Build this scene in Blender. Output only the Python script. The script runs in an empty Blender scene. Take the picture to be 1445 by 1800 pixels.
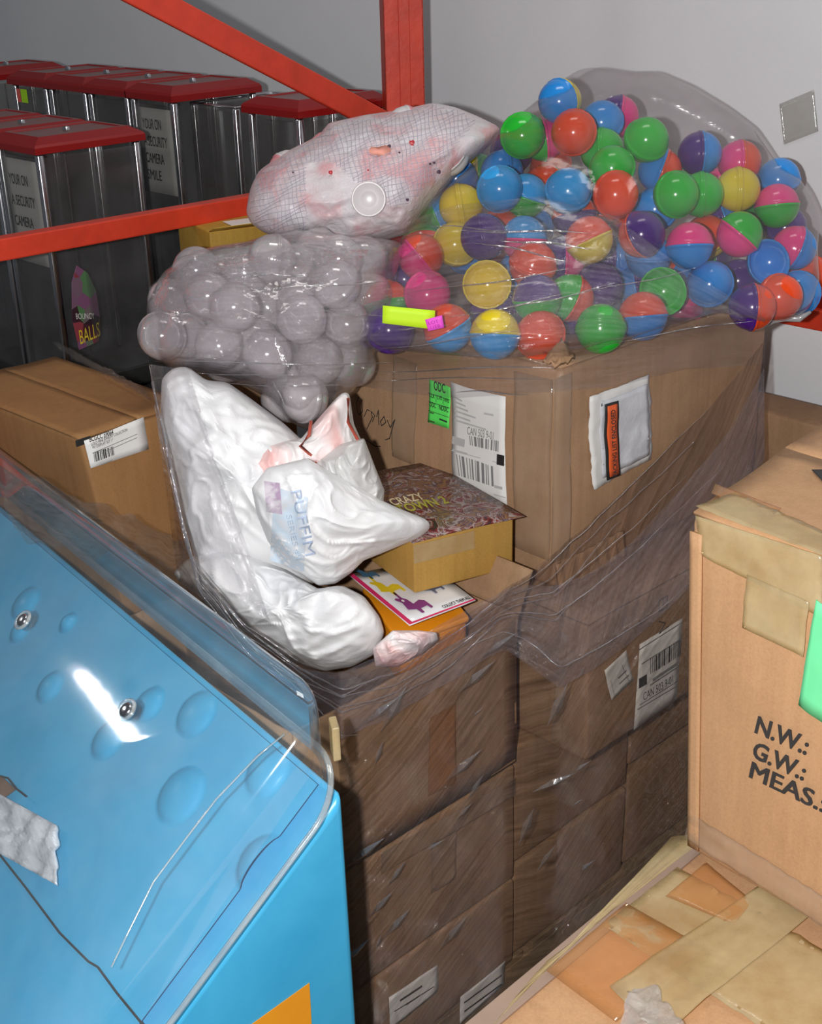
import bpy, math, random
from math import sin, cos, pi, radians, hypot
from mathutils import Vector, Matrix, noise
random.seed(7)
V = Vector
SC = bpy.context.scene
COL = SC.collection
# ------------------------------------------------------------------ camera
F = 2300.0
PITCH, ROLL = radians(23.9), radians(1.52)
CAM = V((0, 0, 2.0))
FW = V((0, cos(PITCH), -sin(PITCH)))
_U = V((0, sin(PITCH), cos(PITCH)))
RT = V((cos(ROLL), 0, 0)) - _U * sin(ROLL)
UP = _U * cos(ROLL) + V((sin(ROLL), 0, 0))
cam_d = bpy.data.cameras.new('camera')
cam_d.sensor_fit = 'HORIZONTAL'; cam_d.sensor_width = 36.0; cam_d.lens = F / 1445 * 36
cam_d.clip_start = .02; cam_d.clip_end = 60
cam = bpy.data.objects.new('camera', cam_d); COL.objects.link(cam)
m = Matrix.Identity(4)
for i in range(3):
    m[i][0] = RT[i]; m[i][1] = UP[i]; m[i][2] = -FW[i]; m[i][3] = CAM[i]
cam.matrix_world = m
SC.camera = cam
# ------------------------------------------------------------------ world, lights, exposure
w = bpy.data.worlds.new('world'); SC.world = w; w.use_nodes = True
w.node_tree.nodes['Background'].inputs[0].default_value = (.85, .9, 1, 1)
w.node_tree.nodes['Background'].inputs[1].default_value = .09
fl = bpy.data.lights.new('camera_flash', 'POINT'); fl.energy = 165; fl.shadow_soft_size = .018
fl.color = (1, .985, .97)
flo = bpy.data.objects.new('camera_flash', fl); COL.objects.link(flo)
flo.location = CAM + RT * -.12 + UP * .01 + FW * .03
cl = bpy.data.lights.new('overhead_fill_light', 'AREA'); cl.shape = 'RECTANGLE'; cl.size = 1.4; cl.size_y = .5; cl.energy = 22  # unseen fill light added overhead to brighten the wall
cl.color = (1, .97, .9)
clo = bpy.data.objects.new('overhead_fill_light', cl); COL.objects.link(clo); clo.location = (.2, 2.2, 4.4)
vs = SC.view_settings
SC.display_settings.display_device = 'sRGB'
vs.view_transform = 'Standard'; vs.look = 'None'; vs.gamma = 1; vs.exposure = 0; vs.use_curve_mapping = False
SC.render.film_transparent = False
cy = SC.cycles
cy.transparent_max_bounces = 26; cy.max_bounces = 8; cy.transmission_bounces = 8; cy.glossy_bounces = 4; cy.diffuse_bounces = 3
cy.sample_clamp_indirect = 4
cy.caustics_reflective = False; cy.caustics_refractive = False

# ------------------------------------------------------------------ projection helpers: a pixel of the photograph gives a ray
def ray(x, y): return FW + RT * ((x - 722.5) / F) - UP * ((y - 900) / F)
def atz(x, y, z):
    r = ray(x, y); return CAM + r * ((z - CAM.z) / r.z)
def atr(x, y, D):
    r = ray(x, y); return CAM + r * (D / hypot(r.x, r.y))
def onp(x, y, p, n):
    r = ray(x, y); return CAM + r * ((p - CAM).dot(n) / r.dot(n))
def px(p):
    v = p - CAM; d = v.dot(FW); return 722.5 + F * v.dot(RT) / d, 900 - F * v.dot(UP) / d
def eR(a=46): return V((sin(radians(a)), cos(radians(a)), 0))
def eL(a=46): return V((-cos(radians(a)), sin(radians(a)), 0))
Z = V((0, 0, 1))
def lerp(a, b, t): return a + (b - a) * t

# ------------------------------------------------------------------ material helpers
MATS = {}
def srgb(r, g, b):
    f = lambda c: ((c / 255 + .055) / 1.055) ** 2.4 if c > 10 else c / 255 / 12.92
    return (f(r), f(g), f(b), 1)
def newmat(name):
    m = bpy.data.materials.new(name); m.use_nodes = True
    nt = m.node_tree; nt.nodes.clear()
    out = nt.nodes.new('ShaderNodeOutputMaterial')
    return m, nt, out
def N(nt, t, **kw):
    n = nt.nodes.new(t)
    for k, v in kw.items():
        if k.startswith('i_'): n.inputs[k[2:].replace('_', ' ')].default_value = v
        else: setattr(n, k, v)
    return n
def mapping(nt, coord='Object', scale=(1, 1, 1)):
    tc = N(nt, 'ShaderNodeTexCoord'); mp = N(nt, 'ShaderNodeMapping'); mp.inputs['Scale'].default_value = scale
    nt.links.new(tc.outputs[coord], mp.inputs['Vector']); return mp.outputs[0]
def ramp(nt, fac, stops):
    r = N(nt, 'ShaderNodeValToRGB'); el = r.color_ramp.elements
    while len(el) < len(stops): el.new(.5)
    for e, (p, c) in zip(el, stops):
        e.position = p; e.color = c if len(c) == 4 else (*c, 1)
    nt.links.new(fac, r.inputs[0]); return r.outputs[0]
def noise_t(nt, vec, scale=5, detail=4, rough=.6, dist=0):
    n = N(nt, 'ShaderNodeTexNoise'); n.inputs['Scale'].default_value = scale; n.inputs['Detail'].default_value = detail
    n.inputs['Roughness'].default_value = rough; n.inputs['Distortion'].default_value = dist
    nt.links.new(vec, n.inputs['Vector']); return n.outputs['Fac']
def bump(nt, h, strength=.3, dist=.01):
    b = N(nt, 'ShaderNodeBump'); b.inputs['Strength'].default_value = strength; b.inputs['Distance'].default_value = dist
    nt.links.new(h, b.inputs['Height']); return b.outputs[0]
def plain(name, col, rough=.5, metal=0, spec=.5, var=.12, bumpy=0, bscale=60, coat=0):
    if name in MATS: return MATS[name]
    m, nt, out = newmat(name)
    p = N(nt, 'ShaderNodeBsdfPrincipled'); p.inputs['Roughness'].default_value = rough; p.inputs['Metallic'].default_value = metal
    p.inputs['Specular IOR Level'].default_value = spec; p.inputs['Coat Weight'].default_value = coat
    vec = mapping(nt)
    n = noise_t(nt, vec, 14, 5)
    c0 = tuple(c * (1 - var) for c in col[:3]); c1 = tuple(min(1, c * (1 + var)) for c in col[:3])
    nt.links.new(ramp(nt, n, [(.3, c0), (.7, c1)]), p.inputs['Base Color'])
    if bumpy:
        nt.links.new(bump(nt, noise_t(nt, vec, bscale, 6), bumpy, .004), p.inputs['Normal'])
    nt.links.new(p.outputs[0], out.inputs[0]); MATS[name] = m; return m
def kraft(name, col, worn=.25, ridges=True):
    if name in MATS: return MATS[name]
    m, nt, out = newmat(name)
    p = N(nt, 'ShaderNodeBsdfPrincipled'); p.inputs['Roughness'].default_value = .62; p.inputs['Specular IOR Level'].default_value = .25
    vec = mapping(nt); big = noise_t(nt, vec, 5, 6, .65, .4); fine = noise_t(nt, vec, 260, 3, .7)
    v2 = mapping(nt, 'Object', (38, 38, 2.2)); str_ = noise_t(nt, v2, 1.6, 4, .6)
    c = col[:3]
    base = ramp(nt, big, [(.25, tuple(x * (1 - worn) for x in c)), (.55, c), (.85, tuple(min(1, x * (1 + worn * .55)) for x in c))])
    mx = N(nt, 'ShaderNodeMix', data_type='RGBA', blend_type='MULTIPLY'); mx.inputs[0].default_value = .55
    nt.links.new(base, mx.inputs[6]); nt.links.new(ramp(nt, str_, [(.3, (.82, .8, .78)), (.6, (1, 1, 1))]), mx.inputs[7])
    mx2 = N(nt, 'ShaderNodeMix', data_type='RGBA', blend_type='MULTIPLY'); mx2.inputs[0].default_value = .5
    nt.links.new(mx.outputs[2], mx2.inputs[6]); nt.links.new(ramp(nt, fine, [(.35, (.8, .78, .75)), (.6, (1, 1, 1))]), mx2.inputs[7])
    nt.links.new(mx2.outputs[2], p.inputs['Base Color'])
    nt.links.new(bump(nt, str_, .25 if ridges else .05, .003), p.inputs['Normal'])
    nt.links.new(p.outputs[0], out.inputs[0]); MATS[name] = m; return m
def film(name, tint=(.9, .9, .9), haze=.08, hazecol=(.85, .85, .9), gloss=.09, rough=.13, streak=(3, 120), bstr=.5, crinkle=14, hmax=.3, bd=.006, tmin=.75, power=4.0):
    """thin clear plastic sheet: transparent, a little milky, shiny along its streaks and creases"""
    if name in MATS: return MATS[name]
    m, nt, out = newmat(name)
    vec = mapping(nt, 'UV', (streak[0], streak[1], 1)); s = noise_t(nt, vec, 1.0, 5, .65, .3)
    vo = mapping(nt, 'Object'); cr = noise_t(nt, vo, crinkle, 3, .55, 1.2)
    tr = N(nt, 'ShaderNodeBsdfTransparent')
    nt.links.new(ramp(nt, s, [(.3, tuple(c * tmin for c in tint)), (.62, tint)]), tr.inputs[0])
    df = N(nt, 'ShaderNodeBsdfDiffuse'); df.inputs[0].default_value = (*hazecol, 1)
    gl = N(nt, 'ShaderNodeBsdfGlossy'); gl.inputs['Roughness'].default_value = rough; gl.inputs[0].default_value = (1, 1, 1, 1)
    ad = N(nt, 'ShaderNodeMath', operation='ADD'); nt.links.new(s, ad.inputs[0]); nt.links.new(cr, ad.inputs[1])
    nt.links.new(bump(nt, ad.outputs[0], bstr, bd), gl.inputs['Normal'])
    hz = ramp(nt, s, [(.35, (haze,) * 3), (.8, (hmax,) * 3)])
    m1 = N(nt, 'ShaderNodeMixShader'); nt.links.new(hz, m1.inputs[0]); nt.links.new(tr.outputs[0], m1.inputs[1]); nt.links.new(df.outputs[0], m1.inputs[2])
    gm = schlick(nt, .6, gloss, power)
    m2 = N(nt, 'ShaderNodeMixShader'); nt.links.new(gm.outputs[0], m2.inputs[0]); nt.links.new(m1.outputs[0], m2.inputs[1]); nt.links.new(gl.outputs[0], m2.inputs[2])
    nt.links.new(m2.outputs[0], out.inputs[0]); MATS[name] = m; return m
def schlick(nt, gmul, g0, power=4.0):
    lw = N(nt, 'ShaderNodeLayerWeight'); lw.inputs[0].default_value = .5
    pw = N(nt, 'ShaderNodeMath', operation='POWER'); pw.inputs[1].default_value = power; nt.links.new(lw.outputs['Facing'], pw.inputs[0])
    gm = N(nt, 'ShaderNodeMath', operation='MULTIPLY_ADD'); gm.inputs[1].default_value = gmul; gm.inputs[2].default_value = g0
    nt.links.new(pw.outputs[0], gm.inputs[0]); return gm
def clearp(name, tint=(.95, .95, .96), haze=.03, gloss=.05, rough=.06, power=4.0, gmul=.8, bs=0, hcol=(.8, .8, .85)):
    """rigid clear plastic wall"""
    if name in MATS: return MATS[name]
    m, nt, out = newmat(name)
    tr = N(nt, 'ShaderNodeBsdfTransparent'); tr.inputs[0].default_value = (*tint, 1)
    df = N(nt, 'ShaderNodeBsdfDiffuse'); df.inputs[0].default_value = (*hcol, 1)
    gl = N(nt, 'ShaderNodeBsdfGlossy'); gl.inputs['Roughness'].default_value = rough; gl.inputs[0].default_value = (1, 1, 1, 1)
    n = noise_t(nt, mapping(nt), 9, 5, .6)
    if bs: nt.links.new(bump(nt, n, bs, .02), gl.inputs['Normal'])
    m1 = N(nt, 'ShaderNodeMixShader'); nt.links.new(ramp(nt, n, [(.3, (haze * .5,) * 3), (.75, (haze * 1.6,) * 3)]), m1.inputs[0])
    nt.links.new(tr.outputs[0], m1.inputs[1]); nt.links.new(df.outputs[0], m1.inputs[2])
    gm = schlick(nt, gmul, gloss, power)
    m2 = N(nt, 'ShaderNodeMixShader'); nt.links.new(gm.outputs[0], m2.inputs[0]); nt.links.new(m1.outputs[0], m2.inputs[1]); nt.links.new(gl.outputs[0], m2.inputs[2])
    nt.links.new(m2.outputs[0], out.inputs[0]); MATS[name] = m; return m

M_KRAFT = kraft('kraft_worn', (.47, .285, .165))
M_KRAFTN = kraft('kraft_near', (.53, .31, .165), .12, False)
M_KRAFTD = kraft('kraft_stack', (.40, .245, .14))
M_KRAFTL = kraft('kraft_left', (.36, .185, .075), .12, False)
M_RED = plain('rack_red_paint', (.62, .045, .018), .42, var=.15, bumpy=.15)
M_LID = plain('lid_red', (.36, .012, .012), .3, var=.2)
M_WHITE = plain('white_paper', (.80, .79, .77), .6, var=.03)
M_INK = plain('black_ink', (.03, .028, .028), .7)
M_GREY = plain('grey_ink', (.22, .22, .22), .7)
M_CHROME = plain('polished_metal', (.62, .63, .66), .22, 1.0, var=.1)
M_BLACK = plain('black_plastic', (.02, .02, .02), .5)
M_TAPE = clearp('tan_packing_tape', (.90, .82, .60), .36, .03, .18, 4, .3, .25, (.74, .62, .38))
M_TAPEB = clearp('brown_packing_tape', (.99, .90, .78), .16, .03, .18, 4, .3, .25, (.80, .46, .22))
M_TAPEC = clearp('clear_packing_tape', (.96, .95, .93), .12, .025, .18, 4, .3, .3, (.85, .66, .50))
M_CLEAR = clearp('clear_case_plastic', (.82, .82, .81), .03, .03, .10, 4, .4)
M_DOME = clearp('dome_acrylic', (.95, .975, .985), .06, .05, .06, 2.6, .75, .008, (.78, .84, .88))
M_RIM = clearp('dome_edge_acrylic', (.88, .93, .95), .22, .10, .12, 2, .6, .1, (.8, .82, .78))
M_CAPS = clearp('clear_capsule', (.97, .965, .975), .19, .06, .13, 2.4, .5, 0, (1, .95, .97))

# ------------------------------------------------------------------ object helpers
def tag(o, label=None, cat=None, group=None, kind=None):
    if label: o['label'] = label
    if cat: o['category'] = cat
    if group: o['group'] = group
    if kind: o['kind'] = kind
    return o
def thing(name, label, cat, loc=(0, 0, 0), group=None, rz=0):
    o = bpy.data.objects.new(name, None); COL.objects.link(o); o.location = loc; o.rotation_euler = (0, 0, rz)
    o.empty_display_size = .05
    return tag(o, label, cat, group)
def wloc(o):
    p = V((0, 0, 0))
    while o is not None: p = p + V(o.location); o = o.parent
    return p
def mesh(name, vf, mat, parent=None, smooth=True, uv=None, local=False, kind=None, label=None):
    """vf = (verts, faces) in world coordinates (or local ones); becomes ONE mesh object"""
    vs_, fs = vf
    off = V((0, 0, 0)) if (local or parent is None) else wloc(parent)
    me = bpy.data.meshes.new(name)
    me.from_pydata([tuple(V(v) - off) for v in vs_], [], fs)
    if uv:
        l = me.uv_layers.new(name='UVMap')
        for lp in me.loops: l.data[lp.index].uv = uv[lp.vertex_index]
    me.materials.append(mat)
    if smooth: me.polygons.foreach_set('use_smooth', [True] * len(me.polygons))
    me.update()
    o = bpy.data.objects.new(name, me); COL.objects.link(o)
    if parent is not None: o.parent = parent
    if kind: o['kind'] = kind
    if label: o['label'] = label
    return o
def smooth_by_angle(o, ang=35):
    me = o.data
    import bmesh
    bm = bmesh.new(); bm.from_mesh(me)
    for e in bm.edges:
        if len(e.link_faces) == 2 and e.calc_face_angle(0) > radians(ang): e.smooth = False
    bm.to_mesh(me); bm.free()
def copytree(o, parent=None):
    c = o.copy(); COL.objects.link(c)
    if parent is not None: c.parent = parent
    for ch in list(o.children): copytree(ch, c)
    return c
def join(*parts):
    vs_, fs = [], []
    for v, f in parts:
        k = len(vs_); vs_ += list(v); fs += [tuple(i + k for i in q) for q in f]
    return vs_, fs
def rbox(P, a, b, c, r=.004, n=2):
    """rounded box spanned by three vectors from corner P"""
    A, B, C = a.length, b.length, c.length
    r = min(r, A * .45, B * .45, C * .45)
    def ts(L):
        t = [r * (1 - cos(pi / 2 * k / n)) for k in range(n + 1)]
        return [x / L for x in t] + [1 - x / L for x in reversed(t)]
    return warp_box(P, a, b, c, ts(A), ts(B), ts(C), r)
def warp_box(P, a, b, c, ta, tb, tc, r, fn=None):
    A, B, C = a.length, b.length, c.length
    idx = {}; vs_ = []; fs = []
    def put(u, v, w):
        k = (round(u, 5), round(v, 5), round(w, 5))
        if k in idx: return idx[k]
        q = [u * A, v * B, w * C]; L = (A, B, C)
        cl_ = [min(max(q[i], r), L[i] - r) for i in range(3)]
        d = V((q[0] - cl_[0], q[1] - cl_[1], q[2] - cl_[2]))
        if d.length > 1e-9: d = d.normalized() * r
        s = [cl_[i] + d[i] for i in range(3)]
        p = P + a * (s[0] / A) + b * (s[1] / B) + c * (s[2] / C)
        if fn: p = fn(p, (u, v, w))
        idx[k] = len(vs_); vs_.append(p); return idx[k]
    def face(f, t1, t2, flip):
        for i in range(len(t1) - 1):
            for j in range(len(t2) - 1):
                q = [put(*f(t1[i], t2[j])), put(*f(t1[i + 1], t2[j])), put(*f(t1[i + 1], t2[j + 1])), put(*f(t1[i], t2[j + 1]))]
                if len(set(q)) < 3: continue
                fs.append(tuple(reversed(q)) if flip else tuple(q))
    h = a.cross(b).dot(c) > 0
    face(lambda u, v: (u, v, 0), ta, tb, h); face(lambda u, v: (u, v, 1), ta, tb, not h)
    face(lambda u, w: (u, 0, w), ta, tc, not h); face(lambda u, w: (u, 1, w), ta, tc, h)
    face(lambda v, w: (0, v, w), tb, tc, h); face(lambda v, w: (1, v, w), tb, tc, not h)
    return vs_, fs
def bar(p, q, w, h=None, up=Z, r=.002):
    d = (q - p); s = d.cross(up).normalized(); u = s.cross(d).normalized(); h = h or w
    return rbox(p - s * w / 2 - u * h / 2, d, s * w, u * h, r, 1)
def tube(pts, r, n=8, closed=False):
    vs_, fs = [], []; m_ = len(pts)
    for i, p in enumerate(pts):
        rr = r[i] if isinstance(r, (list, tuple)) else r
        a = pts[(i + 1) % m_] if (closed or i < m_ - 1) else pts[i]; b = pts[i - 1] if (closed or i > 0) else pts[i]
        d = (a - b).normalized(); s = d.cross(Z)
        if s.length < 1e-3: s = d.cross(V((1, 0, 0)))
        s.normalize(); u = s.cross(d)
        for k in range(n): vs_.append(p + s * (rr * cos(2 * pi * k / n)) + u * (rr * sin(2 * pi * k / n)))
    for i in range(m_ if closed else m_ - 1):
        for k in range(n):
            j = (i + 1) % m_
            fs.append((i * n + k, i * n + (k + 1) % n, j * n + (k + 1) % n, j * n + k))
    if not closed: fs += [tuple(range(n)), tuple((m_ - 1) * n + k for k in reversed(range(n)))]
    return vs_, fs
def grid(f, nu, nv):
    vs_, uv = [], []
    for j in range(nv + 1):
        for i in range(nu + 1):
            u, v = i / nu, j / nv; vs_.append(f(u, v)); uv.append((u, v))
    fs = [(j * (nu + 1) + i, j * (nu + 1) + i + 1, (j + 1) * (nu + 1) + i + 1, (j + 1) * (nu + 1) + i) for j in range(nv) for i in range(nu)]
    return (vs_, fs), uv
def slab_grid(f, nu, nv, n, t):
    """sheet with real thickness: f(u,v) gives the outer side"""
    (v1, f1), _ = grid(f, nu, nv); k = len(v1)
    vs_ = v1 + [p - n * t for p in v1]; fs = list(f1) + [tuple(reversed([i + k for i in q])) for q in f1]
    W = nu + 1
    ring = list(range(W)) + [j * W + nu for j in range(1, nv + 1)] + [nv * W + i for i in range(nu - 1, -1, -1)] + [j * W for j in range(nv - 1, 0, -1)]
    for a, b in zip(ring, ring[1:] + ring[:1]): fs.append((b, a, a + k, b + k))
    return vs_, fs
_txt_n = 0
def text(s, O, xd, yd, size, parent, mat, name='lettering', bold=0, xs=1.0, nudge=.0012, fit=None):
    """flat printed words; O = left end of the base line, xd/yd = reading and up directions"""
    thick = bold if 'M' in s else 0
    cu = bpy.data.curves.new('t', 'FONT'); cu.body = s; cu.size = 1; cu.offset = 0 if thick else bold; cu.resolution_u = 3
    o = bpy.data.objects.new('t', cu); COL.objects.link(o)
    dg = bpy.context.evaluated_depsgraph_get(); dg.update()
    me0 = bpy.data.meshes.new_from_object(o.evaluated_get(dg))
    xd = xd.normalized(); yd = yd.normalized(); n = xd.cross(yd).normalized()
    mx = max([v.co.x for v in me0.vertices] or [1])
    if fit: xs = fit / (mx * size)
    vs_ = [O + xd * (v.co.x * size * xs) + yd * (v.co.y * size) + n * nudge for v in me0.vertices]
    fs = [tuple(p.vertices) for p in me0.polygons]
    bpy.data.objects.remove(o); bpy.data.curves.remove(cu); bpy.data.meshes.remove(me0)
    if thick:
        vf = join(*[([v + xd * (dx * thick * size) + yd * (dy * thick * size) + n * (k * .00005) for v in vs_], fs) for k, (dx, dy) in enumerate(((-.8, -.6), (.8, -.6), (.8, .6), (-.8, .6)))])
        vs_, fs = vf
    return mesh(name, (vs_, fs), mat, parent, False)
def strokes(lines, O, xd, yd, wd, parent, mat, name='handwriting', nudge=.0012):
    n = xd.cross(yd).normalized(); ps = []
    for ln in lines:
        for (a, b), (c, d) in zip(ln, ln[1:]):
            p = O + xd * a + yd * b; q = O + xd * c + yd * d
            t = (q - p).normalized(); s = t.cross(n) * wd / 2; p = p - t * wd * .3; q = q + t * wd * .3
            ps.append(([p - s + n * nudge, q - s + n * nudge, q + s + n * nudge, p + s + n * nudge], [(0, 1, 2, 3)]))
    return mesh(name, join(*ps), mat, parent, False)

# ------------------------------------------------------------------ cartons
class Carton:
    def __init__(s, name, label, P, a, b, h, mat, topshift=V((0, 0, 0)), cat='box', group=None, flaps=True, bulge=.006, r=.008, seam='a', open_top=False, body_name='body', flat=.5):
        s.P, s.a, s.b, s.h, s.mat, s.ts, s.bulge = P, a, b, h, mat, topshift, bulge
        s.c = Z * h + topshift
        s.cen = P + (a + b + s.c) * .5
        s.root = thing(name, label, cat, P, group)
        ta = s.tt(a.length, r); tb = s.tt(b.length, r); tc = s.tt(h, r)
        if open_top:
            s.walls()
        else:
            s.body = mesh(body_name, warp_box(P, a, b, s.c, ta, tb, tc, r, s.fn), mat, s.root)
            if flaps: s.flaps(seam)
    @staticmethod
    def tt(L, r):
        t = [0, r * .3 / L, r / L]; k = max(3, int(L / .05))
        t += [lerp(r / L, 1 - r / L, i / k) for i in range(1, k)]
        return t + [1 - r / L, 1 - r * .3 / L, 1]
    def fn(s, p, uvw):
        u, v, w = uvw; k = 16 * u * (1 - u) * 4 * w * (1 - w) if False else 1
        d = noise.noise_vector(p * 7) * (s.bulge * .5) + noise.noise_vector(p * 22) * (s.bulge * .18)
        d.z *= .4
        return p + d
    def pt(s, f, u, v, off=.0015):
        """point on face f at u (along a or b) and v (up)"""
        if f == 'A': base = s.P + s.a * u + s.c * v; n = s.nrm('A')
        elif f == 'B': base = s.P + s.b * u + s.c * v; n = s.nrm('B')
        else: base = s.P + s.c + s.a * u + s.b * v; n = Z
        return s.fn(base, (u, v, 0)) + n * off
    def nrm(s, f):
        if f == 'T': return Z
        n = (s.a if f == 'A' else s.b).cross(s.c).normalized()
        q = s.P + (s.a if f == 'A' else s.b) * .5 + s.c * .5
        return n if n.dot(q - s.cen) > 0 else -n
    def uv(s, f, x, y):
        """face coordinates of a point sighted in the photograph"""
        if f == 'T':
            O, e1, e2 = s.P + s.c, s.a, s.b
        else:
            O, e1, e2 = s.P, (s.a if f == 'A' else s.b), s.c
        q = onp(x, y, O, e1.cross(e2)) - O
        g11, g12, g22 = e1.dot(e1), e1.dot(e2), e2.dot(e2); d = g11 * g22 - g12 * g12
        b1, b2 = q.dot(e1), q.dot(e2)
        return (b1 * g22 - b2 * g12) / d, (b2 * g11 - b1 * g12) / d
    def quad(s, name, f, corners, mat, off=.0018, t=.0008, nu=8, nv=8, parent=None, pixels=True, label=None, crinkle=0):
        """sticker or tape with its four corners (bottom-left, bottom-right, top-right, top-left)"""
        c = [s.uv(f, *q) for q in corners] if pixels else corners
        n = s.nrm(f)
        def g(u, v):
            a_ = lerp(c[0][0], c[1][0], u), lerp(c[0][1], c[1][1], u); b_ = lerp(c[3][0], c[2][0], u), lerp(c[3][1], c[2][1], u)
            p = s.pt(f, lerp(a_[0], b_[0], v), lerp(a_[1], b_[1], v), off)
            return p + n * (abs(noise.noise(p * 40)) * crinkle)
        return mesh(name, slab_grid(g, nu, nv, n, t), mat, parent or s.root, True, label=label)
    def frame(s, f, pO, pX, pY):
        """origin and two directions on a face from three sighted points"""
        u = [s.uv(f, *q) for q in (pO, pX, pY)]
        O, X_, Y_ = [s.pt(f, *q, .003) for q in u]
        return O, (X_ - O), (Y_ - O)
    def flaps(s, seam):
        t = .004; O = s.P + s.c
        a, b = (s.a, s.b) if seam == 'a' else (s.b, s.a)     # the seam runs along a
        for k in (0, 1):
            base = O + b * (0.004 if k == 0 else .503)
            def g(u, v, base=base, k=k):
                p = base + a * (.004 + .992 * u) + b * (.493 * v) + Z * t
                d = s.fn(p - Z * t, (u, v, 0)) - (p - Z * t)
                lift = .002 * abs(noise.noise(p * 9)) + (.003 * (v if k == 0 else 1 - v) ** 3)
                return p + d + Z * lift
            mesh('flap', slab_grid(g, 14, 8, Z, t), s.mat, s.root)
    def walls(s):
        th = .006
        for (O, e, inn) in ((s.P, s.a, s.b), (s.P, s.b, s.a), (s.P + s.a, s.b, -s.a), (s.P + s.b, s.a, -s.b)):
            n = inn.normalized()
            def g(u, v, O=O, e=e):
                p = O + e * u + s.c * v
                return s.fn(p, (0, 0, 0)) + Z * (.006 * noise.noise(p * 15) if v == 1 else 0)
            mesh('side_wall', slab_grid(g, 12, 7, n * -1, th), s.mat, s.root)
        mesh('bottom', rbox(s.P + Z * .002, s.a, s.b, Z * .006, .002, 1), s.mat, s.root)
    def lines(s, f, rows, mat, w, name='small_print', parent=None):
        """rows of short printed dashes: (x0,y0,x1,y1) sighted"""
        n = s.nrm(f); ps = []
        for (x0, y0, x1, y1, th) in rows:
            u0 = s.uv(f, x0, y0); u1 = s.uv(f, x1, y1); u2 = s.uv(f, x0, y0 + th)
            p = s.pt(f, *u0, .0034); q = s.pt(f, *u1, .0034); d = s.pt(f, *u2, .0034) - p
            ps.append(([p, q, q + d, p + d], [(0, 1, 2, 3)]))
        return mesh(name, join(*ps), mat, parent or s.root, False)
    def barcode(s, f, c, mat, nb=22, name='barcode', parent=None, seed=1):
        rnd = random.Random(seed); uvs = [s.uv(f, *q) for q in c]; ps = []; x = 0
        while x < 1:
            wd = rnd.choice((.5, .5, 1, 1.6)) / nb; x2 = min(1, x + wd * .9); cs = []
            for (tt_, vv) in ((x, 0), (x2, 0), (x2, 1), (x, 1)):
                lo = [lerp(uvs[0][k], uvs[1][k], tt_) for k in (0, 1)]; hi = [lerp(uvs[3][k], uvs[2][k], tt_) for k in (0, 1)]
                cs.append(s.pt(f, lerp(lo[0], hi[0], vv), lerp(lo[1], hi[1], vv), .0034))
            ps.append((cs, [(0, 1, 2, 3)])); x = x2 + rnd.choice((.5, .8, 1.2)) / nb
        return mesh(name, join(*ps), mat, parent or s.root, False)

# ------------------------------------------------------------------ soft bags: an outline with its own distance, size and thickness
class Bag:
    def __init__(s, outline, D, T, center=None, zmin=None, power=2.4, tb=None):
        s.o = outline; s.D = D if callable(D) else (lambda x, y: D)
        s.T, s.zmin, s.pw, s.tb = T, zmin, power, tb or T
        if center is None:
            center = (sum(p[0] for p in outline) / len(outline), sum(p[1] for p in outline) / len(outline))
        s.c = center
        s.ang = []
        n = 200; s.n = n; s.rad = []
        for k in range(n):
            th = 2 * pi * k / n; s.rad.append(s.hit(cos(th), sin(th)))
        for _ in range(1):
            s.rad = [(s.rad[k - 1] + 2 * s.rad[k] + s.rad[(k + 1) % n]) / 4 for k in range(n)]
    def hit(s, dx, dy):
        best = 0; cx, cy_ = s.c
        for (x0, y0), (x1, y1) in zip(s.o, s.o[1:] + s.o[:1]):
            ex, ey = x1 - x0, y1 - y0; den = dx * ey - dy * ex
            if abs(den) < 1e-9: continue
            t = ((x0 - cx) * ey - (y0 - cy_) * ex) / den; u = ((x0 - cx) * dy - (y0 - cy_) * dx) / den
            if -1e-6 <= u <= 1 + 1e-6 and t > best: best = t
        return best
    def k(s, x, y):
        dx, dy = x - s.c[0], y - s.c[1]; th = math.atan2(dy, dx) % (2 * pi); f = th / (2 * pi) * s.n; i = int(f) % s.n; t = f - int(f)
        return hypot(dx, dy) / max(1, lerp(s.rad[i], s.rad[(i + 1) % s.n], t))
    def h(s, k): return max(0, 1 - min(1, k) ** s.pw) ** .5
    def front(s, x, y, extra=0):
        return atr(x, y, s.D(x, y) - s.T * s.h(s.k(x, y)) + extra)
    def mesh(s, nr=26, wr=None, both=True):
        vs_, uv, fs = [], [], []
        n = s.n; layers = (1, -1) if both else (1,)
        for side in layers:
            base = len(vs_)
            for j in range(nr + 1):
                kk = sin(pi / 2 * j / nr) if j < nr else 1.0
                for i in range(n):
                    th = 2 * pi * i / n; R = s.rad[i] * kk
                    x, y = s.c[0] + R * cos(th), s.c[1] + R * sin(th)
                    T = s.T if side > 0 else -s.tb
                    p = atr(x, y, s.D(x, y) - T * s.h(kk))
                    if wr and side > 0: p = p + wr(p, kk)
                    ex = (p - BIG).dot(R46) - .96
                    if ex > 0: p = p - R46 * ex
                    if s.zmin and p.z < s.zmin and side < 0: p.z = s.zmin
                    vs_.append(p); uv.append((p.x * .8, p.z * .8))
            for j in range(nr):
                for i in range(n):
                    a = base + j * n + i; b = base + j * n + (i + 1) % n
                    q = (a, b, b + n, a + n); fs.append(tuple(reversed(q)) if side > 0 else q)
        return (vs_, fs), uv
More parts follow.
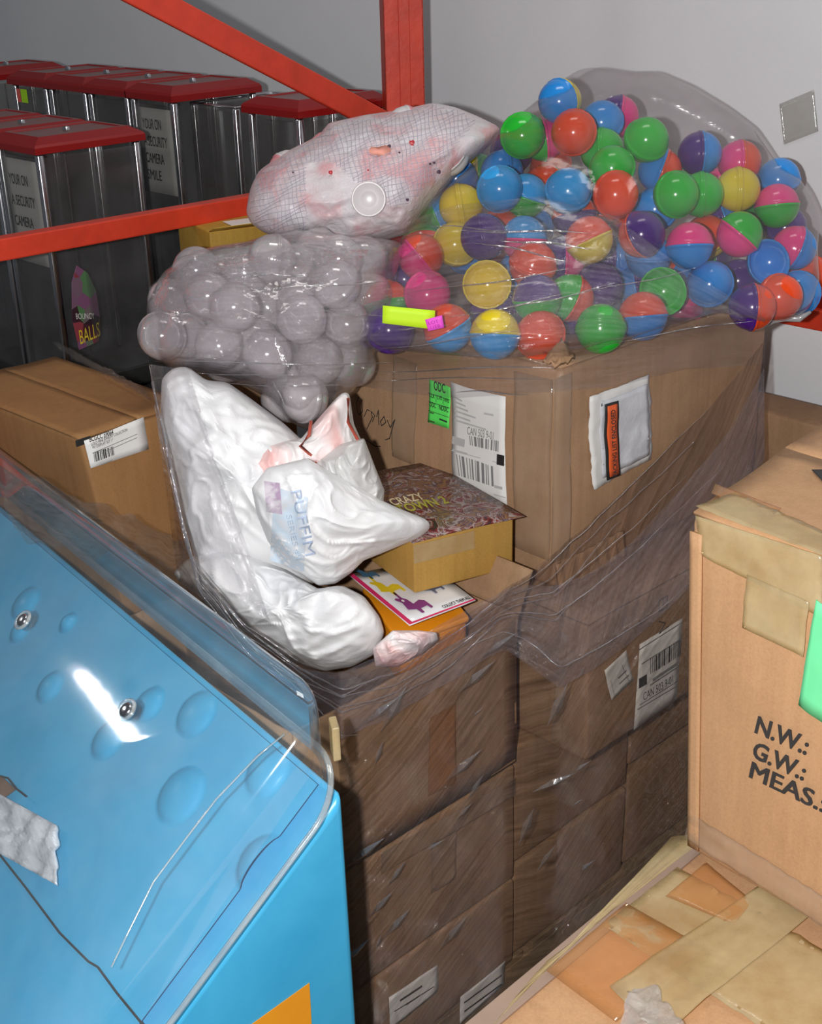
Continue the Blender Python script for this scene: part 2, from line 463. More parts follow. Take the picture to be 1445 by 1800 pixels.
def wrinkle(amp=.012, sc=9, edge=.3):
    def f(p, k):
        q = V((p.x * sc, p.y * sc, p.z * sc)); q2 = q + noise.noise_vector(q * .7) * .8
        r = (1 - abs(noise.noise(q2)) * 2.2) + .5 * (1 - abs(noise.noise(q2 * 2.3)) * 2.2)
        s1_ = max(0, 1 - abs(noise.noise(V((q2.x * 1.3 + q2.z, q2.y, q2.z * .5)))) * 5) ** 2 + .6 * max(0, 1 - abs(noise.noise(V((q2.x - q2.z, q2.y, q2.z + q2.x)) * 1.9)) * 5) ** 2
        return (CAM - p).normalized() * (amp * (r - .8 + .75 * s1_ + .07 * (1 - abs(noise.noise(q2 * 5.3)) * 3)) * (edge + (1 - edge) * (1 - k ** 6)))
    return f

# ================================================================== SETTING
R46, L46 = eR(46), eL(46)
BIG = atr(985, 655, 2.15); ZT = .887; ZB = BIG.z
def wallmat():
    m, nt, out = newmat('painted_wall'); p = N(nt, 'ShaderNodeBsdfPrincipled'); p.inputs['Roughness'].default_value = .75
    vec = mapping(nt); a = noise_t(nt, vec, 2.2, 6, .6, .5)
    nt.links.new(ramp(nt, a, [(.3, (.80, .815, .85)), (.7, (.86, .87, .90))]), p.inputs['Base Color'])
    nt.links.new(bump(nt, noise_t(nt, vec, 90, 4), .15, .003), p.inputs['Normal']); nt.links.new(p.outputs[0], out.inputs[0]); return m
M_WALL = wallmat()
WO = BIG + R46 * 1.0; WO.z = 0
tag(mesh('wall_back', rbox(WO - L46 * 2.2, L46 * 7, R46 * .12, Z * 4.6, .002, 1), M_WALL, None, False), kind='structure')
def floormat():
    m, nt, out = newmat('concrete_floor'); p = N(nt, 'ShaderNodeBsdfPrincipled'); p.inputs['Roughness'].default_value = .7
    vec = mapping(nt); a = noise_t(nt, vec, 3, 8, .65, .3)
    nt.links.new(ramp(nt, a, [(.3, (.10, .095, .09)), (.7, (.17, .165, .16))]), p.inputs['Base Color'])
    nt.links.new(bump(nt, a, .2, .01), p.inputs['Normal']); nt.links.new(p.outputs[0], out.inputs[0]); return m
tag(mesh('floor', rbox(V((-5, -2, -.1)), V((9, 0, 0)), V((0, 10, 0)), Z * .1, .002, 1), floormat(), None, False), kind='structure')
# bits of clear tape left on the wall
wn = R46 * -1
tp = onp(1410, 190, WO, R46)
o = mesh('wall_tape', slab_grid(lambda u, v: tp + L46 * (-.045 + .08 * u + .02 * v) + Z * (-.045 + .085 * v - .035 * u) + wn * (.002 + .002 * abs(noise.noise(V((u * 9, v * 9, 0))))), 8, 8, wn, .0006), clearp('wall_tape_clear', (.93, .93, .92), .12, .04, .2, 4, .3, .3, (.6, .58, .52)), None)
tag(o, 'small square of clear tape stuck on the bare grey wall at the upper right', 'tape')

# ------------------------------------------------------------------ pallet rack
post_c = atr(711, 100, 3.22); post_c.z = 0
FP = post_c.copy(); FN_ = L46                       # plane of the end frame
rack = thing('pallet_rack_frame', 'orange-red steel rack end frame with diagonal brace against the grey wall', 'rack', post_c)
def channel(c, u, v, w, d, z0, z1):
    t = .004; H = Z * (z1 - z0); c = c + Z * z0
    return join(rbox(c - u * w / 2, u * w, v * t, H, .001, 1), rbox(c - u * w / 2, u * t, v * d, H, .001, 1), rbox(c + u * (w / 2 - t), u * t, v * d, H, .001, 1),
                rbox(c - u * w / 2 + v * d, u * w * .3, v * t, H, .001, 1), rbox(c + u * w * .2 + v * d, u * w * .3, v * t, H, .001, 1),
                rbox(c - u * w * .14 - v * .006, u * w * .28, v * .006, H, .002, 1))
mesh('upright_post', channel(post_c, V((1, .15, 0)).normalized(), V((-.15, 1, 0)).normalized(), .093, .06, .02, 3.6), M_RED, rack, False)
front_post = post_c - R46 * 1.23
mesh('upright_post', channel(front_post, R46, L46 * 1, .08, .06, .02, 3.6), M_RED, rack, False)
def fpp(x, y): return onp(x, y, FP, FN_)
b0, b1 = fpp(240, -14), fpp(655, 206)
mesh('diagonal_brace', bar(b0 + (b0 - b1) * .35, b1 + (b1 - b0) * .12, .012, .055, FN_.cross(b1 - b0), .003), M_RED, rack, False)
c0, c1 = fpp(0, 437), fpp(400, 366)
cd = (c1 - c0)
mesh('horizontal_brace', join(bar(c0 - cd * .12, c1 + cd * .75, .035, .042, Z, .003)), M_RED, rack, False)
mesh('foot_plate', rbox(post_c - V((.08, .04, 0)), V((.16, 0, 0)), V((0, .12, 0)), Z * .01, .002, 1), M_RED, rack, False)
bm0 = onp(1440, 545, BIG + R46 * .93, R46); bm1 = bm0 + L46 * 1.25
beam = thing('rack_load_beam', 'orange-red rack beam reaching the right frame edge behind the bag of coloured capsules', 'beam', bm0)
mesh('beam_body', bar(bm0 - L46 * .5, bm1, .04, .075, Z, .004), M_RED, beam, False)
mesh('beam_step', bar(bm0 - L46 * .5 - R46 * .03 - Z * .012, bm1 - R46 * .03 - Z * .012, .022, .045, Z, .003), M_RED, beam, False)

# ------------------------------------------------------------------ vending display cases with red lids
CW, CD_ = .275, .195
def lidmat():
    m, nt, out = newmat('dusty_red_lid'); p = N(nt, 'ShaderNodeBsdfPrincipled'); p.inputs['Roughness'].default_value = .35
    g = N(nt, 'ShaderNodeNewGeometry'); sx = N(nt, 'ShaderNodeSeparateXYZ'); nt.links.new(g.outputs['Normal'], sx.inputs[0])
    n = noise_t(nt, mapping(nt), 30, 5, .7)
    mm = N(nt, 'ShaderNodeMath', operation='MULTIPLY'); nt.links.new(ramp(nt, sx.outputs[2], [(.9, (0, 0, 0)), (.99, (1, 1, 1))]), mm.inputs[0]); nt.links.new(ramp(nt, n, [(.25, (.35, .35, .35)), (.6, (.8, .8, .8))]), mm.inputs[1])
    mx = N(nt, 'ShaderNodeMix', data_type='RGBA'); nt.links.new(mm.outputs[0], mx.inputs[0]); mx.inputs[6].default_value = (.27, .006, .006, 1); mx.inputs[7].default_value = (.17, .11, .10, 1)
    nt.links.new(mx.outputs[2], p.inputs['Base Color']); nt.links.new(p.outputs[0], out.inputs[0]); return m
M_DLID = lidmat()
def make_case(z0, z1, lid=True):
    """local frame: x along the wide side, y along the narrow side, base at z=0"""
    H = z1 - z0
    t = thing('display_case', '', 'case')
    X, Y = V((1, 0, 0)), V((0, 1, 0)); O = V((0, 0, 0))
    mesh('base', rbox(O, X * CW, Y * CD_, Z * .05, .006), M_BLACK, t, True, local=True)
    g = .012
    for (a, b) in ((0, 0), (1, 0), (1, 1), (0, 1)):
        c = V((a * (CW - .02) + .01, b * (CD_ - .02) + .01, .05))
        mesh('corner_post', rbox(c - V((.009, .009, 0)), X * .018, Y * .018, Z * (H - .05), .006, 2), M_CHROME, t, True, local=True)
    for (p, e) in ((V((g, .003, .05)), X * (CW - 2 * g)), (V((g, CD_ - .006, .05)), X * (CW - 2 * g)), (V((.003, g, .05)), Y * (CD_ - 2 * g)), (V((CW - .006, g, .05)), Y * (CD_ - 2 * g))):
        n = Z.cross(e).normalized() * .003
        mesh('clear_panel', rbox(p, e, Z * (H - .06), n, .0008, 1), M_CLEAR, t, False, local=True)
    mesh('divider_rod', bar(V((CW * .45, CD_ * .5, .05)), V((CW * .45, CD_ * .5, H - .02)), .004, .004, X, .001), M_CHROME, t, False, local=True)
    if lid:
        # bevelled lid
        e = .008; rings = [(-e, 0), (-e, .014), (-e + .004, .02), (.02, .034), (.03, .034), (.032, .031)]
        vs_, fs = [], []
        for (i, z) in rings:
            vs_ += [V((i, i, H + z)), V((CW - i, i, H + z)), V((CW - i, CD_ - i, H + z)), V((i, CD_ - i, H + z))]
        for k in range(len(rings) - 1):
            for j in range(4): fs.append((k * 4 + j, k * 4 + (j + 1) % 4, k * 4 + 4 + (j + 1) % 4, k * 4 + 4 + j))
        fs.append(tuple((len(rings) - 1) * 4 + j for j in range(4))); fs.append((3, 2, 1, 0))
        mesh('lid', (vs_, fs), M_DLID, t, False, local=True)
        pts = [V((CW / 2, CD_ / 2, H + .03 + q)) for q in (0, .008, .009)]
        mesh('lid_lock', tube(pts, [.009, .008, .004], 12), M_CHROME, t, True, local=True)
    else:
        for q in range(4):
            cs = [V((.003, .003, H)), V((CW - .003, .003, H)), V((CW - .003, CD_ - .003, H)), V((.003, CD_ - .003, H))]
            mesh('top_rim', bar(cs[q], cs[(q + 1) % 4], .008, .006), M_CHROME, t, False, local=True)
    return t
RZ = math.atan2(R46.y, R46.x)
ZC0 = .98
caseF = atr(65, 272, 3.1); case5 = atr(303, 180, 3.5); case6 = atr(525, 208, 3.12); caseO = atr(413, 190, 3.42)
proto = make_case(ZC0, caseF.z)
def place(o, p, label, hs=1.0):
    o.location = (p.x, p.y, ZC0); o.rotation_euler = (0, 0, RZ); o.scale = (1, 1, hs); o['label'] = label; o['group'] = 'red-lidded display cases'
    return o
place(proto, caseF, 'clear display case with red lid nearest the camera, handwritten security camera sign inside')
H0 = caseF.z - ZC0
cases = {'F': proto}
for key, p, hs, lab in (
    ('F2', caseF + L46 * .205, 1, 'red-lidded clear case directly behind the nearest one, cut by the left edge'),
    ('F3', caseF + L46 * .41, 1, 'red-lidded case third back in the front row, a sliver at the left edge'),
    ('B5', case5, 0, 'red-lidded clear case at the right end of the back row, with handwritten paper sign'),
    ('B4', case5 + L46 * .207, 0, 'red-lidded case in the back row next to the one with the paper sign'),
    ('B3', case5 + L46 * .414, 0, 'red-lidded case in the back row between two plain cases, no sticker or sign'),
    ('B2', case5 + L46 * .621, 0, 'red-lidded case in the back row with small lime and red stickers on its corner'),
    ('B1', case5 + L46 * .95 - R46 * .02, 0, 'farthest red-lidded case standing at the upper left corner'),
    ('C6', case6, 0, 'red-lidded case standing alone below the end of the diagonal red brace')):
    c = copytree(proto)
    top = {'F': caseF.z, 'B': case5.z, 'C': case6.z}[key[0]]
    place(c, p, lab, (top - ZC0) / H0); cases[key] = c
oc = make_case(ZC0, caseO.z, False); place(oc, caseO, 'clear display case without its lid, between two red-lidded cases'); oc['group'] = 'red-lidded display cases'
del oc['group']
# paper signs (face at x=0 side is the one turned to the camera on the left)
def sign(case, H, zt, zb):
    s = mesh('paper_sign', slab_grid(lambda u, v: V((.0085 + .002 * sin(5 * v), CD_ - .02 - u * (CD_ - .045), lerp(zb, zt, v))), 6, 6, V((-1, 0, 0)), .0006), M_WHITE, case, True, local=True)
    ls = ['YOUR ON', 'A SECURITY', 'CAMERA', 'SMILE']; o_ = wloc(case)
    for k, t_ in enumerate(ls):
        O = V((.004, CD_ - .045, lerp(zt, zb, .24 + .2 * k)))
        # text() works in world space, so build in local space and shift
        tt = text(t_, O + o_, V((0, -1, 0)), Z, .034, s, M_INK, 'lettering', .012, fit=(CD_ - .09) * (.62 if k == 3 else (1 if k == 1 else .8)))
    return s
sign(cases['F'], H0, H0 - .02, H0 - .26)
sign(cases['B5'], H0, H0 - .02, H0 - .22)
mesh('price_sticker', rbox(V((-.001, CD_ * .55, H0 - .045)), V((.001, 0, 0)), V((0, .035, 0)), Z * .035, .0003, 1), plain('lime_sticker', (.45, .85, .02), .6), cases['B2'], False, local=True)
mesh('price_sticker', rbox(V((-.001, CD_ * .75, H0 - .045)), V((.001, 0, 0)), V((0, .018, 0)), Z * .035, .0003, 1), plain('coral_sticker', (.8, .12, .1), .6), cases['B2'], False, local=True)
# table below the cases
tb0 = V((caseF.x, caseF.y, 0)) - R46 * .1 - L46 * .15
shelf = thing('case_table', 'dark low shelf table the display cases stand on', 'table', tb0)
mesh('table_top', rbox(tb0 + Z * (ZC0 - .035), R46 * .85, L46 * 2.0, Z * .03, .004), M_BLACK, shelf, False)
for (i, j) in ((.05, .05), (.78, .05), (.05, 1.9), (.78, 1.9)):
    mesh('leg', bar(tb0 + R46 * i + L46 * j, tb0 + R46 * i + L46 * j + Z * (ZC0 - .036), .04, .04, R46), M_BLACK, shelf, False)
tb1 = V((case6.x, case6.y, 0)) - L46 * .02 + R46 * .0
sh2 = thing('case_stand', 'dark stand under the single display case beside the brace', 'stand', tb1)
mesh('stand_top', rbox(tb1 + Z * (ZC0 - .035), R46 * .33, L46 * .22, Z * .03, .004), M_BLACK, sh2, False)
for (i, j) in ((.03, .03), (.30, .03), (.03, .19), (.30, .19)):
    mesh('leg', bar(tb1 + R46 * i + L46 * j, tb1 + R46 * i + L46 * j + Z * (ZC0 - .036), .03, .03, R46), M_BLACK, sh2, False)
# card inside the nearest case
cardp = caseF + R46 * .12 + L46 * .06; cardp.z = ZC0
card = thing('shaped_card', 'colourful die-cut bouncy balls card standing inside the nearest display case', 'card', cardp)
C0 = atr(140, 615, 3.1); cx_ = V((.42, .9, 0)).normalized()
kp = [(0, 0), (.075, .0), (.09, .06), (.088, .12), (.065, .17), (.03, .195), (.005, .16), (-.01, .08)]
M_CARD = None
def cardmat():
    m, nt, out = newmat('printed_card'); p = N(nt, 'ShaderNodeBsdfPrincipled'); p.inputs['Roughness'].default_value = .4
    vo = N(nt, 'ShaderNodeTexVoronoi'); vo.inputs['Scale'].default_value = 28; nt.links.new(mapping(nt), vo.inputs['Vector'])
    sp = N(nt, 'ShaderNodeSeparateColor'); nt.links.new(vo.outputs['Color'], sp.inputs[0])
    nt.links.new(ramp(nt, sp.outputs[0], [(.1, (.04, .02, .03)), (.4, (.35, .06, .08)), (.6, (.1, .25, .1)), (.8, (.25, .1, .2))]), p.inputs['Base Color'])
    nt.links.new(p.outputs[0], out.inputs[0]); return m
M_CARD = cardmat(); cn = cx_.cross(Z)
cc = C0 - Z * .0
vs_ = [cc + cx_ * a + Z * b for a, b in kp] + [cc + cx_ * a + Z * b + cn * -.002 for a, b in kp]; k8 = len(kp)
fs = [tuple(range(k8)), tuple(reversed(range(k8, 2 * k8)))] + [(i, i + k8, (i + 1) % k8 + k8, (i + 1) % k8) for i in range(k8)]
cb = mesh('card_sheet', (vs_, fs), M_CARD, card, False)
text('BALLS', cc + cx_ * .002 + Z * .012, cx_, Z, .05, cb, plain('card_yellow', (.85, .65, .05), .5), fit=.08)
text('BOUNCY', cc + cx_ * .0 + Z * .075, (cx_ - Z * .25), Z, .02, cb, M_WHITE, fit=.07)

# ================================================================== WRAPPED STACK
pA = atz(912, 1098, ZT); pB = atz(1037, 1113, ZT)
def pallet(name, label, O, a, b):
    t = thing(name, label, 'pallet', O)
    M_W = plain('pallet_wood', (.30, .20, .11), .8, var=.3)
    for k in range(7): mesh('deck_board', rbox(O + a * (k / 7 + .01) + Z * .105, a * .12, b, Z * .018, .002, 1), M_W, t, False)
    for k in range(3): mesh('stringer', rbox(O + b * (k * .46) + Z * .0, a, b * .07, Z * .104, .002, 1), M_W, t, False)
    return t
AL = .52                                          # length of the left columns
cA = pA - R46 * AL                                # near-left corner, in plan
h1, h2 = .288, .262
z2 = ZT - h1; z3 = z2 - h2; zp = .125
pallet('wooden_pallet', 'wooden pallet under the shrink-wrapped carton stack', V((cA.x, cA.y, -.0)) + R46 * .05 + L46 * .012, R46 * 1.22, L46 * .5)
def P(p, z): return V((p.x, p.y, z))
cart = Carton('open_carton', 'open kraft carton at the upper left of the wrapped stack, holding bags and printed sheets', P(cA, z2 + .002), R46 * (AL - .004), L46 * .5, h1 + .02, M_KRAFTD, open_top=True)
# its open flaps
for (O, e, out_, ln) in ((P(cA, ZT + .01), R46 * (AL - .01), (L46 * .35 + Z * .75).normalized(), .0),
                         (P(pA, ZT + .012), L46 * .34, (R46 * .25 + Z * .55).normalized(), .09)):
    if ln: mesh('flap', slab_grid(lambda u, v, O=O, e=e, o_=out_, ln=ln: O + e * u + o_ * ln * v + Z * (.004 * noise.noise((O + e * u) * 20)), 10, 5, o_.cross(e).normalized() if False else R46, .004) if True else None, M_KRAFTD, cart.root)
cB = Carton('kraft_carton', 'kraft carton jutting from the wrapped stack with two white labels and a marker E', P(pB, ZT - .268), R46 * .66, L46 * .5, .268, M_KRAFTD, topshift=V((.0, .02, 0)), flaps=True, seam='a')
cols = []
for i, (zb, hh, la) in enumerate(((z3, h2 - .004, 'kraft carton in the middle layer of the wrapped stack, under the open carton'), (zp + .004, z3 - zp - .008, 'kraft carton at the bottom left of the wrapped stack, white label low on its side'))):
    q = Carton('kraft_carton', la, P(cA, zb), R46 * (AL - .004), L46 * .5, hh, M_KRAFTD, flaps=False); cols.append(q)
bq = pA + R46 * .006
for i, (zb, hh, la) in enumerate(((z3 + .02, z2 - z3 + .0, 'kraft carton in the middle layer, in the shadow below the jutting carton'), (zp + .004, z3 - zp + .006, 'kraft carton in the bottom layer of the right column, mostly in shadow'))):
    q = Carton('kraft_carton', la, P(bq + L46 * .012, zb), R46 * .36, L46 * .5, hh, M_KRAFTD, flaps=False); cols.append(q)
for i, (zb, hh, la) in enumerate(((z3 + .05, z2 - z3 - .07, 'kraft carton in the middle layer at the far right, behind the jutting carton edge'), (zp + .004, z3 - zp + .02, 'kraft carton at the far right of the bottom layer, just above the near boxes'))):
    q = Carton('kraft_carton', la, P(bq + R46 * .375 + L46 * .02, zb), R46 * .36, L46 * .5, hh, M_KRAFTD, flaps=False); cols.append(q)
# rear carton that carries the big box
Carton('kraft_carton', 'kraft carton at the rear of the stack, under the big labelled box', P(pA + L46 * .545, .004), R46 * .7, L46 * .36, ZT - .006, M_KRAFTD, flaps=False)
# labels on the jutting carton
lab = cB.quad('shipping_label', 'A', [(1113, 1283), (1188, 1230), (1199, 1087), (1125, 1132)], M_WHITE)
cB.barcode('A', [(1141, 1184), (1194, 1152), (1196, 1122), (1141, 1155)], M_INK, 26, parent=lab)
cB.lines('A', [(1121, 1210, 1135, 1202, -18)], M_BLACK, 1, 'black_patch', lab)
O, xd, yd = cB.frame('A', (1127, 1232), (1180, 1200), (1127, 1218))
text('CAN 503 9-01', O, xd, yd, .024, lab, M_INK, fit=xd.length)
cB.lines('A', [(1126, 1165, 1196, 1122, 2), (1122, 1140, 1197, 1093, 2), (1122, 1238, 1190, 1196, 2), (1118, 1246, 1186, 1206, 2), (1145, 1192, 1190, 1163, 6), (1140, 1203, 1188, 1172, 3)], M_GREY, 1, 'small_print', lab)
lab = cB.quad('address_slip', 'A', [(1074, 1231), (1113, 1195), (1101, 1142), (1061, 1178)], M_WHITE, label='small tilted white address slip')
cB.lines('A', [(1085, 1190, 1100, 1176, 3), (1087, 1200, 1104, 1184, 3), (1090, 1210, 1107, 1194, 3), (1072, 1195, 1078, 1220, 2), (1091, 1165, 1108, 1205, 2)], M_GREY, 1, 'small_print', lab)
O, xd, yd = cB.frame('A', (1156, 1074), (1180, 1062), (1156, 1055)); xd.normalize(); yd.normalize()
strokes([[(0, .022), (0, 0), (.026, 0), (.026, .024)], [(0, .022), (.027, .024)], [(.013, .022), (.013, .006)], [(.0, -.02), (.02, -.03), (.0, -.045), (.03, -.04)]], O, xd, yd, .0022, cB.root, M_INK, 'marker_letter')
cB.quad('packing_tape', 'B', [(968, 1300), (985, 1312), (1000, 1116), (985, 1110)], M_TAPEC)
lab = cols[1].quad('shipping_label', 'A', [(683, 1812), (768, 1741), (768, 1696), (683, 1752)], M_WHITE)
cols[1].lines('A', [(700, 1755, 740, 1730, 4), (710, 1763, 735, 1747, 3), (690, 1775, 760, 1732, 2)], M_INK, 1, 'small_print', lab)
lab = cols[1].quad('shipping_label', 'A', [(808, 1800), (884, 1730), (886, 1690), (810, 1752)], M_WHITE)
cols[1].lines('A', [(815, 1760, 880, 1712, 3), (815, 1775, 880, 1727, 3)], M_INK, 1, 'small_print', lab)
cols[0].quad('packing_tape', 'A', [(756, 1570), (800, 1545), (800, 1455), (756, 1480)], M_TAPEC)
cols[0].quad('packing_tape', 'A', [(668, 1535), (905, 1398), (905, 1366), (668, 1498)], M_TAPEC, off=.003)
cart.quad('packing_tape', 'A', [(752, 1400), (800, 1375), (800, 1235), (752, 1262)], M_TAPEB)

# ------------------------------------------------------------------ big labelled box
big = Carton('shipping_box', 'big worn kraft shipping box with white, green and packing-list labels, atop the wrapped stack', P(BIG, ZT + .004), R46 * .66, L46 * .6, ZB - ZT, M_KRAFT, topshift=V((.0, 0, 0)), bulge=.012, r=.012)
lab = big.quad('shipping_label', 'B', [(797, 862), (894, 894), (891, 697), (792, 671)], M_WHITE)
big.barcode('B', [(809, 835), (873, 853), (873, 818), (806, 797)], M_GREY, 20, parent=lab, seed=3)
big.barcode('B', [(830, 781), (884, 794), (884, 775), (828, 764)], M_GREY, 18, parent=lab, seed=4)
big.lines('B', [(879, 797, 892, 800, 18)], M_BLACK, 1, 'black_patch', lab)
O, xd, yd = big.frame('B', (824, 761), (872, 772), (824, 748))
text('CAN 503 9-01', O, xd, yd, .022, lab, M_GREY, fit=xd.length)
big.lines('B', [(799, 695 + k * 8, 799 + w_, 697 + k * 8 + w_ * .25, 3) for k, w_ in enumerate((16, 22, 26, 40, 30, 60))] + [(796, 790, 893, 815, 1.5), (796, 846, 893, 872, 1.5), (796, 765, 820, 771, 14), (798, 788, 826, 795, 3), (874, 850, 888, 854, 5), (797, 858, 890, 884, 1.5), (855, 722, 872, 726, 4)], plain('pale_print', (.5, .5, .5), .7), 1, 'small_print', lab)
M_NG = plain('neon_green', (.12, .86, .13), .6, var=.04)
lab = big.quad('green_sticker', 'B', [(751, 742), (788, 753), (791, 681), (753, 668)], M_NG)
for s_, a_, b_, sz, fr in (('ODC', (762, 685), (782, 691), .026, 0), ('CCR', (754, 697), (763, 700), .011, 0), ('LVS', (767, 701), (775, 703), .011, 0), ('HVS', (779, 705), (789, 708), .011, 0), ('DDC', (755, 713), (766, 717), .014, 0), ('NDDC', (771, 719), (788, 724), .014, 0)):
    O, xd, yd = big.frame('B', a_, b_, (a_[0], a_[1] - 10)); text(s_, O, xd, yd, sz, lab, M_INK, fit=xd.length, bold=.02)
big.lines('B', [(752, 690, 790, 702, 1), (752, 705, 790, 716, 1), (752, 720, 789, 732, 1), (769, 711, 769, 712, 38), (765, 694, 765.6, 694, 13), (777, 698, 777.6, 698, 13), (772, 734, 786, 739, 3), (755, 723, 762, 725, 2), (754, 738, 764, 741, 2)], M_INK, 1, 'sticker_lines', lab)
M_POUCH = plain('pouch_plastic', (.70, .71, .75), .3, var=.1, bumpy=.5, bscale=30)
lab = big.quad('packing_list_pouch', 'A', [(1036, 859), (1140, 806), (1137, 657), (1031, 698)], M_WHITE, off=.004, t=.003, nu=16, nv=16, crinkle=.008, label='white padded pouch with an orange and black PACKING LIST ENCLOSED strip')
big.quad('pouch_window', 'A', [(1048, 838), (1133, 796), (1130, 672), (1044, 706)], M_POUCH, off=.010, t=.001, nu=14, nv=14, parent=lab, crinkle=.007)
bk = big.quad('strip_border', 'A', [(1049, 840), (1074, 831), (1071, 700), (1047, 708)], M_BLACK, off=.019, t=.001, nu=4, nv=10, parent=lab)
big.quad('orange_strip', 'A', [(1053, 834), (1070, 828), (1068, 705), (1051, 711)], plain('label_orange', (.85, .13, .03), .5, var=.05), off=.0205, t=.001, nu=4, nv=10, parent=lab)
uvO = big.uv('A', 1063.5, 831); uvX = big.uv('A', 1061, 712); uvY = big.uv('A', 1052, 834)
O = big.pt('A', *uvO, .023); xd = big.pt('A', *uvX, .023) - O; yd = big.pt('A', *uvY, .023) - O
text('PACKING LIST ENCLOSED', O, xd, yd, .019, lab, M_INK, fit=xd.length * .98, bold=.02)
O, xd, yd = big.frame('B', (632, 725), (655, 732), (632, 708)); xd.normalize(); yd.normalize()
dsc = [[(0, 0), (-.006, .02), (.0, .036), (.01, .03), (.014, .006), (.004, -.004), (0, 0)], [(.02, -.004), (.028, .014), (.036, .012)], [(.03, -.03), (.045, .0), (.04, .012), (.052, .006), (.046, -.01)], [(.058, .004), (.062, .02), (.066, -.012)],
       [(.07, -.004), (.08, .01), (.086, -.002), (.074, -.012), (.07, -.004)], [(.09, .004), (.1, -.01), (.112, .01), (.1, -.034), (.088, -.04)], [(.03, -.055), (.06, -.062), (.075, -.058)]]
strokes(dsc, O, xd, yd, .0018, big.root, M_INK, 'handwriting')
big.quad('packing_tape', 'B', [(905, 960), (968, 985), (972, 668), (906, 652)], M_TAPEC, off=.003)
big.quad('packing_tape', 'A', [(968, 990), (1000, 976), (1003, 655), (972, 668)], M_TAPEC, off=.003)
big.quad('packing_tape', 'B', [(690, 800), (730, 818), (730, 640), (690, 625)], M_TAPEC, off=.002)
# torn cardboard corner
tc = big.P + big.c
mesh('torn_corner', slab_grid(lambda u, v: tc + R46 * (-.012 + .05 * u) + L46 * (.0 + .03 * v) + Z * (.014 + .03 * u * v + .012 * noise.noise(V((u * 4, v * 4, 2)))) - (R46 + L46) * .0, 8, 8, Z, .004), M_KRAFT, big.root)
mesh('bottom_fold', slab_grid(lambda u, v: big.pt('A', .0 + .3 * u, -.005 + .13 * v, .004 + .010 * (1 - v) + .003 * sin(u * 40)), 22, 6, big.nrm('A'), .004), M_KRAFT, big.root)

# ------------------------------------------------------------------ contents of the open carton
def qmat(name, cols_, scale, rough=.25):
    m, nt, out = newmat(name); p = N(nt, 'ShaderNodeBsdfPrincipled'); p.inputs['Roughness'].default_value = rough
    v = mapping(nt); n1 = noise_t(nt, v, scale, 3, .6, 2.5)
    nt.links.new(ramp(nt, n1, cols_), p.inputs['Base Color']); nt.links.new(p.outputs[0], out.inputs[0]); return m
M_GOLD = kraft('gold_card', (.50, .29, .07), .1, False)
M_ART = qmat('busy_print', [(.30, (.03, .015, .02)), (.40, (.22, .03, .03)), (.46, (.42, .36, .33)), (.5, (.10, .03, .05)), (.57, (.30, .16, .07)), (.62, (.06, .03, .07)), (.7, (.35, .3, .32))], 16)
gn = atr(729, 1044, 2.02); gR, gL = eR(63), eL(60)
gp = thing('gold_prize_box', 'small mustard-gold card box with colourful printed top sheet, beside the big box', 'box', gn)
gh = .098
mesh('body', rbox(gn, gR * .20, gL * .30, Z * gh, .004), M_GOLD, gp)
mesh('packing_tape', rbox(gn - gL * .0015 + gR * .0 + Z * gh * .6, gR * .12, gL * .002, Z * gh * .35, .0004, 1), M_TAPE, gp, False)
mesh('side_card', rbox(gn + gR * .203 + gL * .01, gR * .003, gL * .25, Z * (gh - .004), .0008, 1), M_GOLD, gp, False)
mesh('side_card', rbox(gn + gR * .210 + gL * .02, gR * .003, gL * .24, Z * (gh - .002), .0008, 1), M_GOLD, gp, False)
pts_ = [(757, 939), (884, 912), (700, 852), (600, 880)]
so = [atz(x, y, gn.z + gh + .004) for x, y in pts_]
ps = mesh('printed_sheet', slab_grid(lambda u, v: gn + Z * (gh + .004) + gR * (-.006 + .225 * u) + gL * (-.008 + .32 * v) + Z * .002 * sin(4 * u), 10, 10, Z, .001), M_ART, gp)
tO = atz(705, 905, gn.z + gh + .006); tX = atz(800, 884, gn.z + gh + .006) - tO; tY = atz(690, 890, gn.z + gh + .006) - tO
text('CRAZY', tO + tY * .9, tX, tY, .045, ps, plain('print_cream', (.75, .62, .38), .4), fit=tX.length * .6, bold=.02, nudge=.003)
text('TOWN 2', tO, tX, tY, .05, ps, plain('print_lime', (.45, .42, .05), .4), fit=tX.length * .9, bold=.02, nudge=.003)
# llama-free sticker sheet: plain coloured creatures
zs = gn.z - .003
sh = [atz(612, 1010, zs), atz(720, 1099, zs), atz(836, 1055, zs), atz(745, 985, zs)]
sc_ = thing('sticker_sheet', 'white glossy sheet with pink border and coloured animal drawings under the gold box', 'sheet', sh[1])
M_GLOSSW = plain('gloss_white', (.8, .8, .82), .2, var=.02)
mesh('paper', slab_grid(lambda u, v: lerp(lerp(sh[1], sh[2], u), lerp(sh[0], sh[3], u), v), 6, 6, Z, .0015), M_GLOSSW, sc_)
def sp(u, v, off=.001): return lerp(lerp(sh[1], sh[2], u), lerp(sh[0], sh[3], u), v) + Z * off
M_PINK = plain('print_pink', (.75, .03, .15), .3)
def flat(poly, mat, name, off=.0012):
    vs_ = [sp(u, v, off) for u, v in poly]; return mesh(name, (vs_, [tuple(range(len(vs_)))]), mat, sc_, False)
flat([(0, 0), (.06, 0), (.06, 1), (0, 1)], M_PINK, 'pink_border'); flat([(0, 0), (1, 0), (1, .025), (0, .025)], M_PINK, 'pink_border')
M_PUR = plain('print_purple', (.22, .03, .2), .3); M_YEL = plain('print_yellow', (.8, .6, .02), .3); M_SLATE = plain('print_slate', (.14, .15, .24), .3)
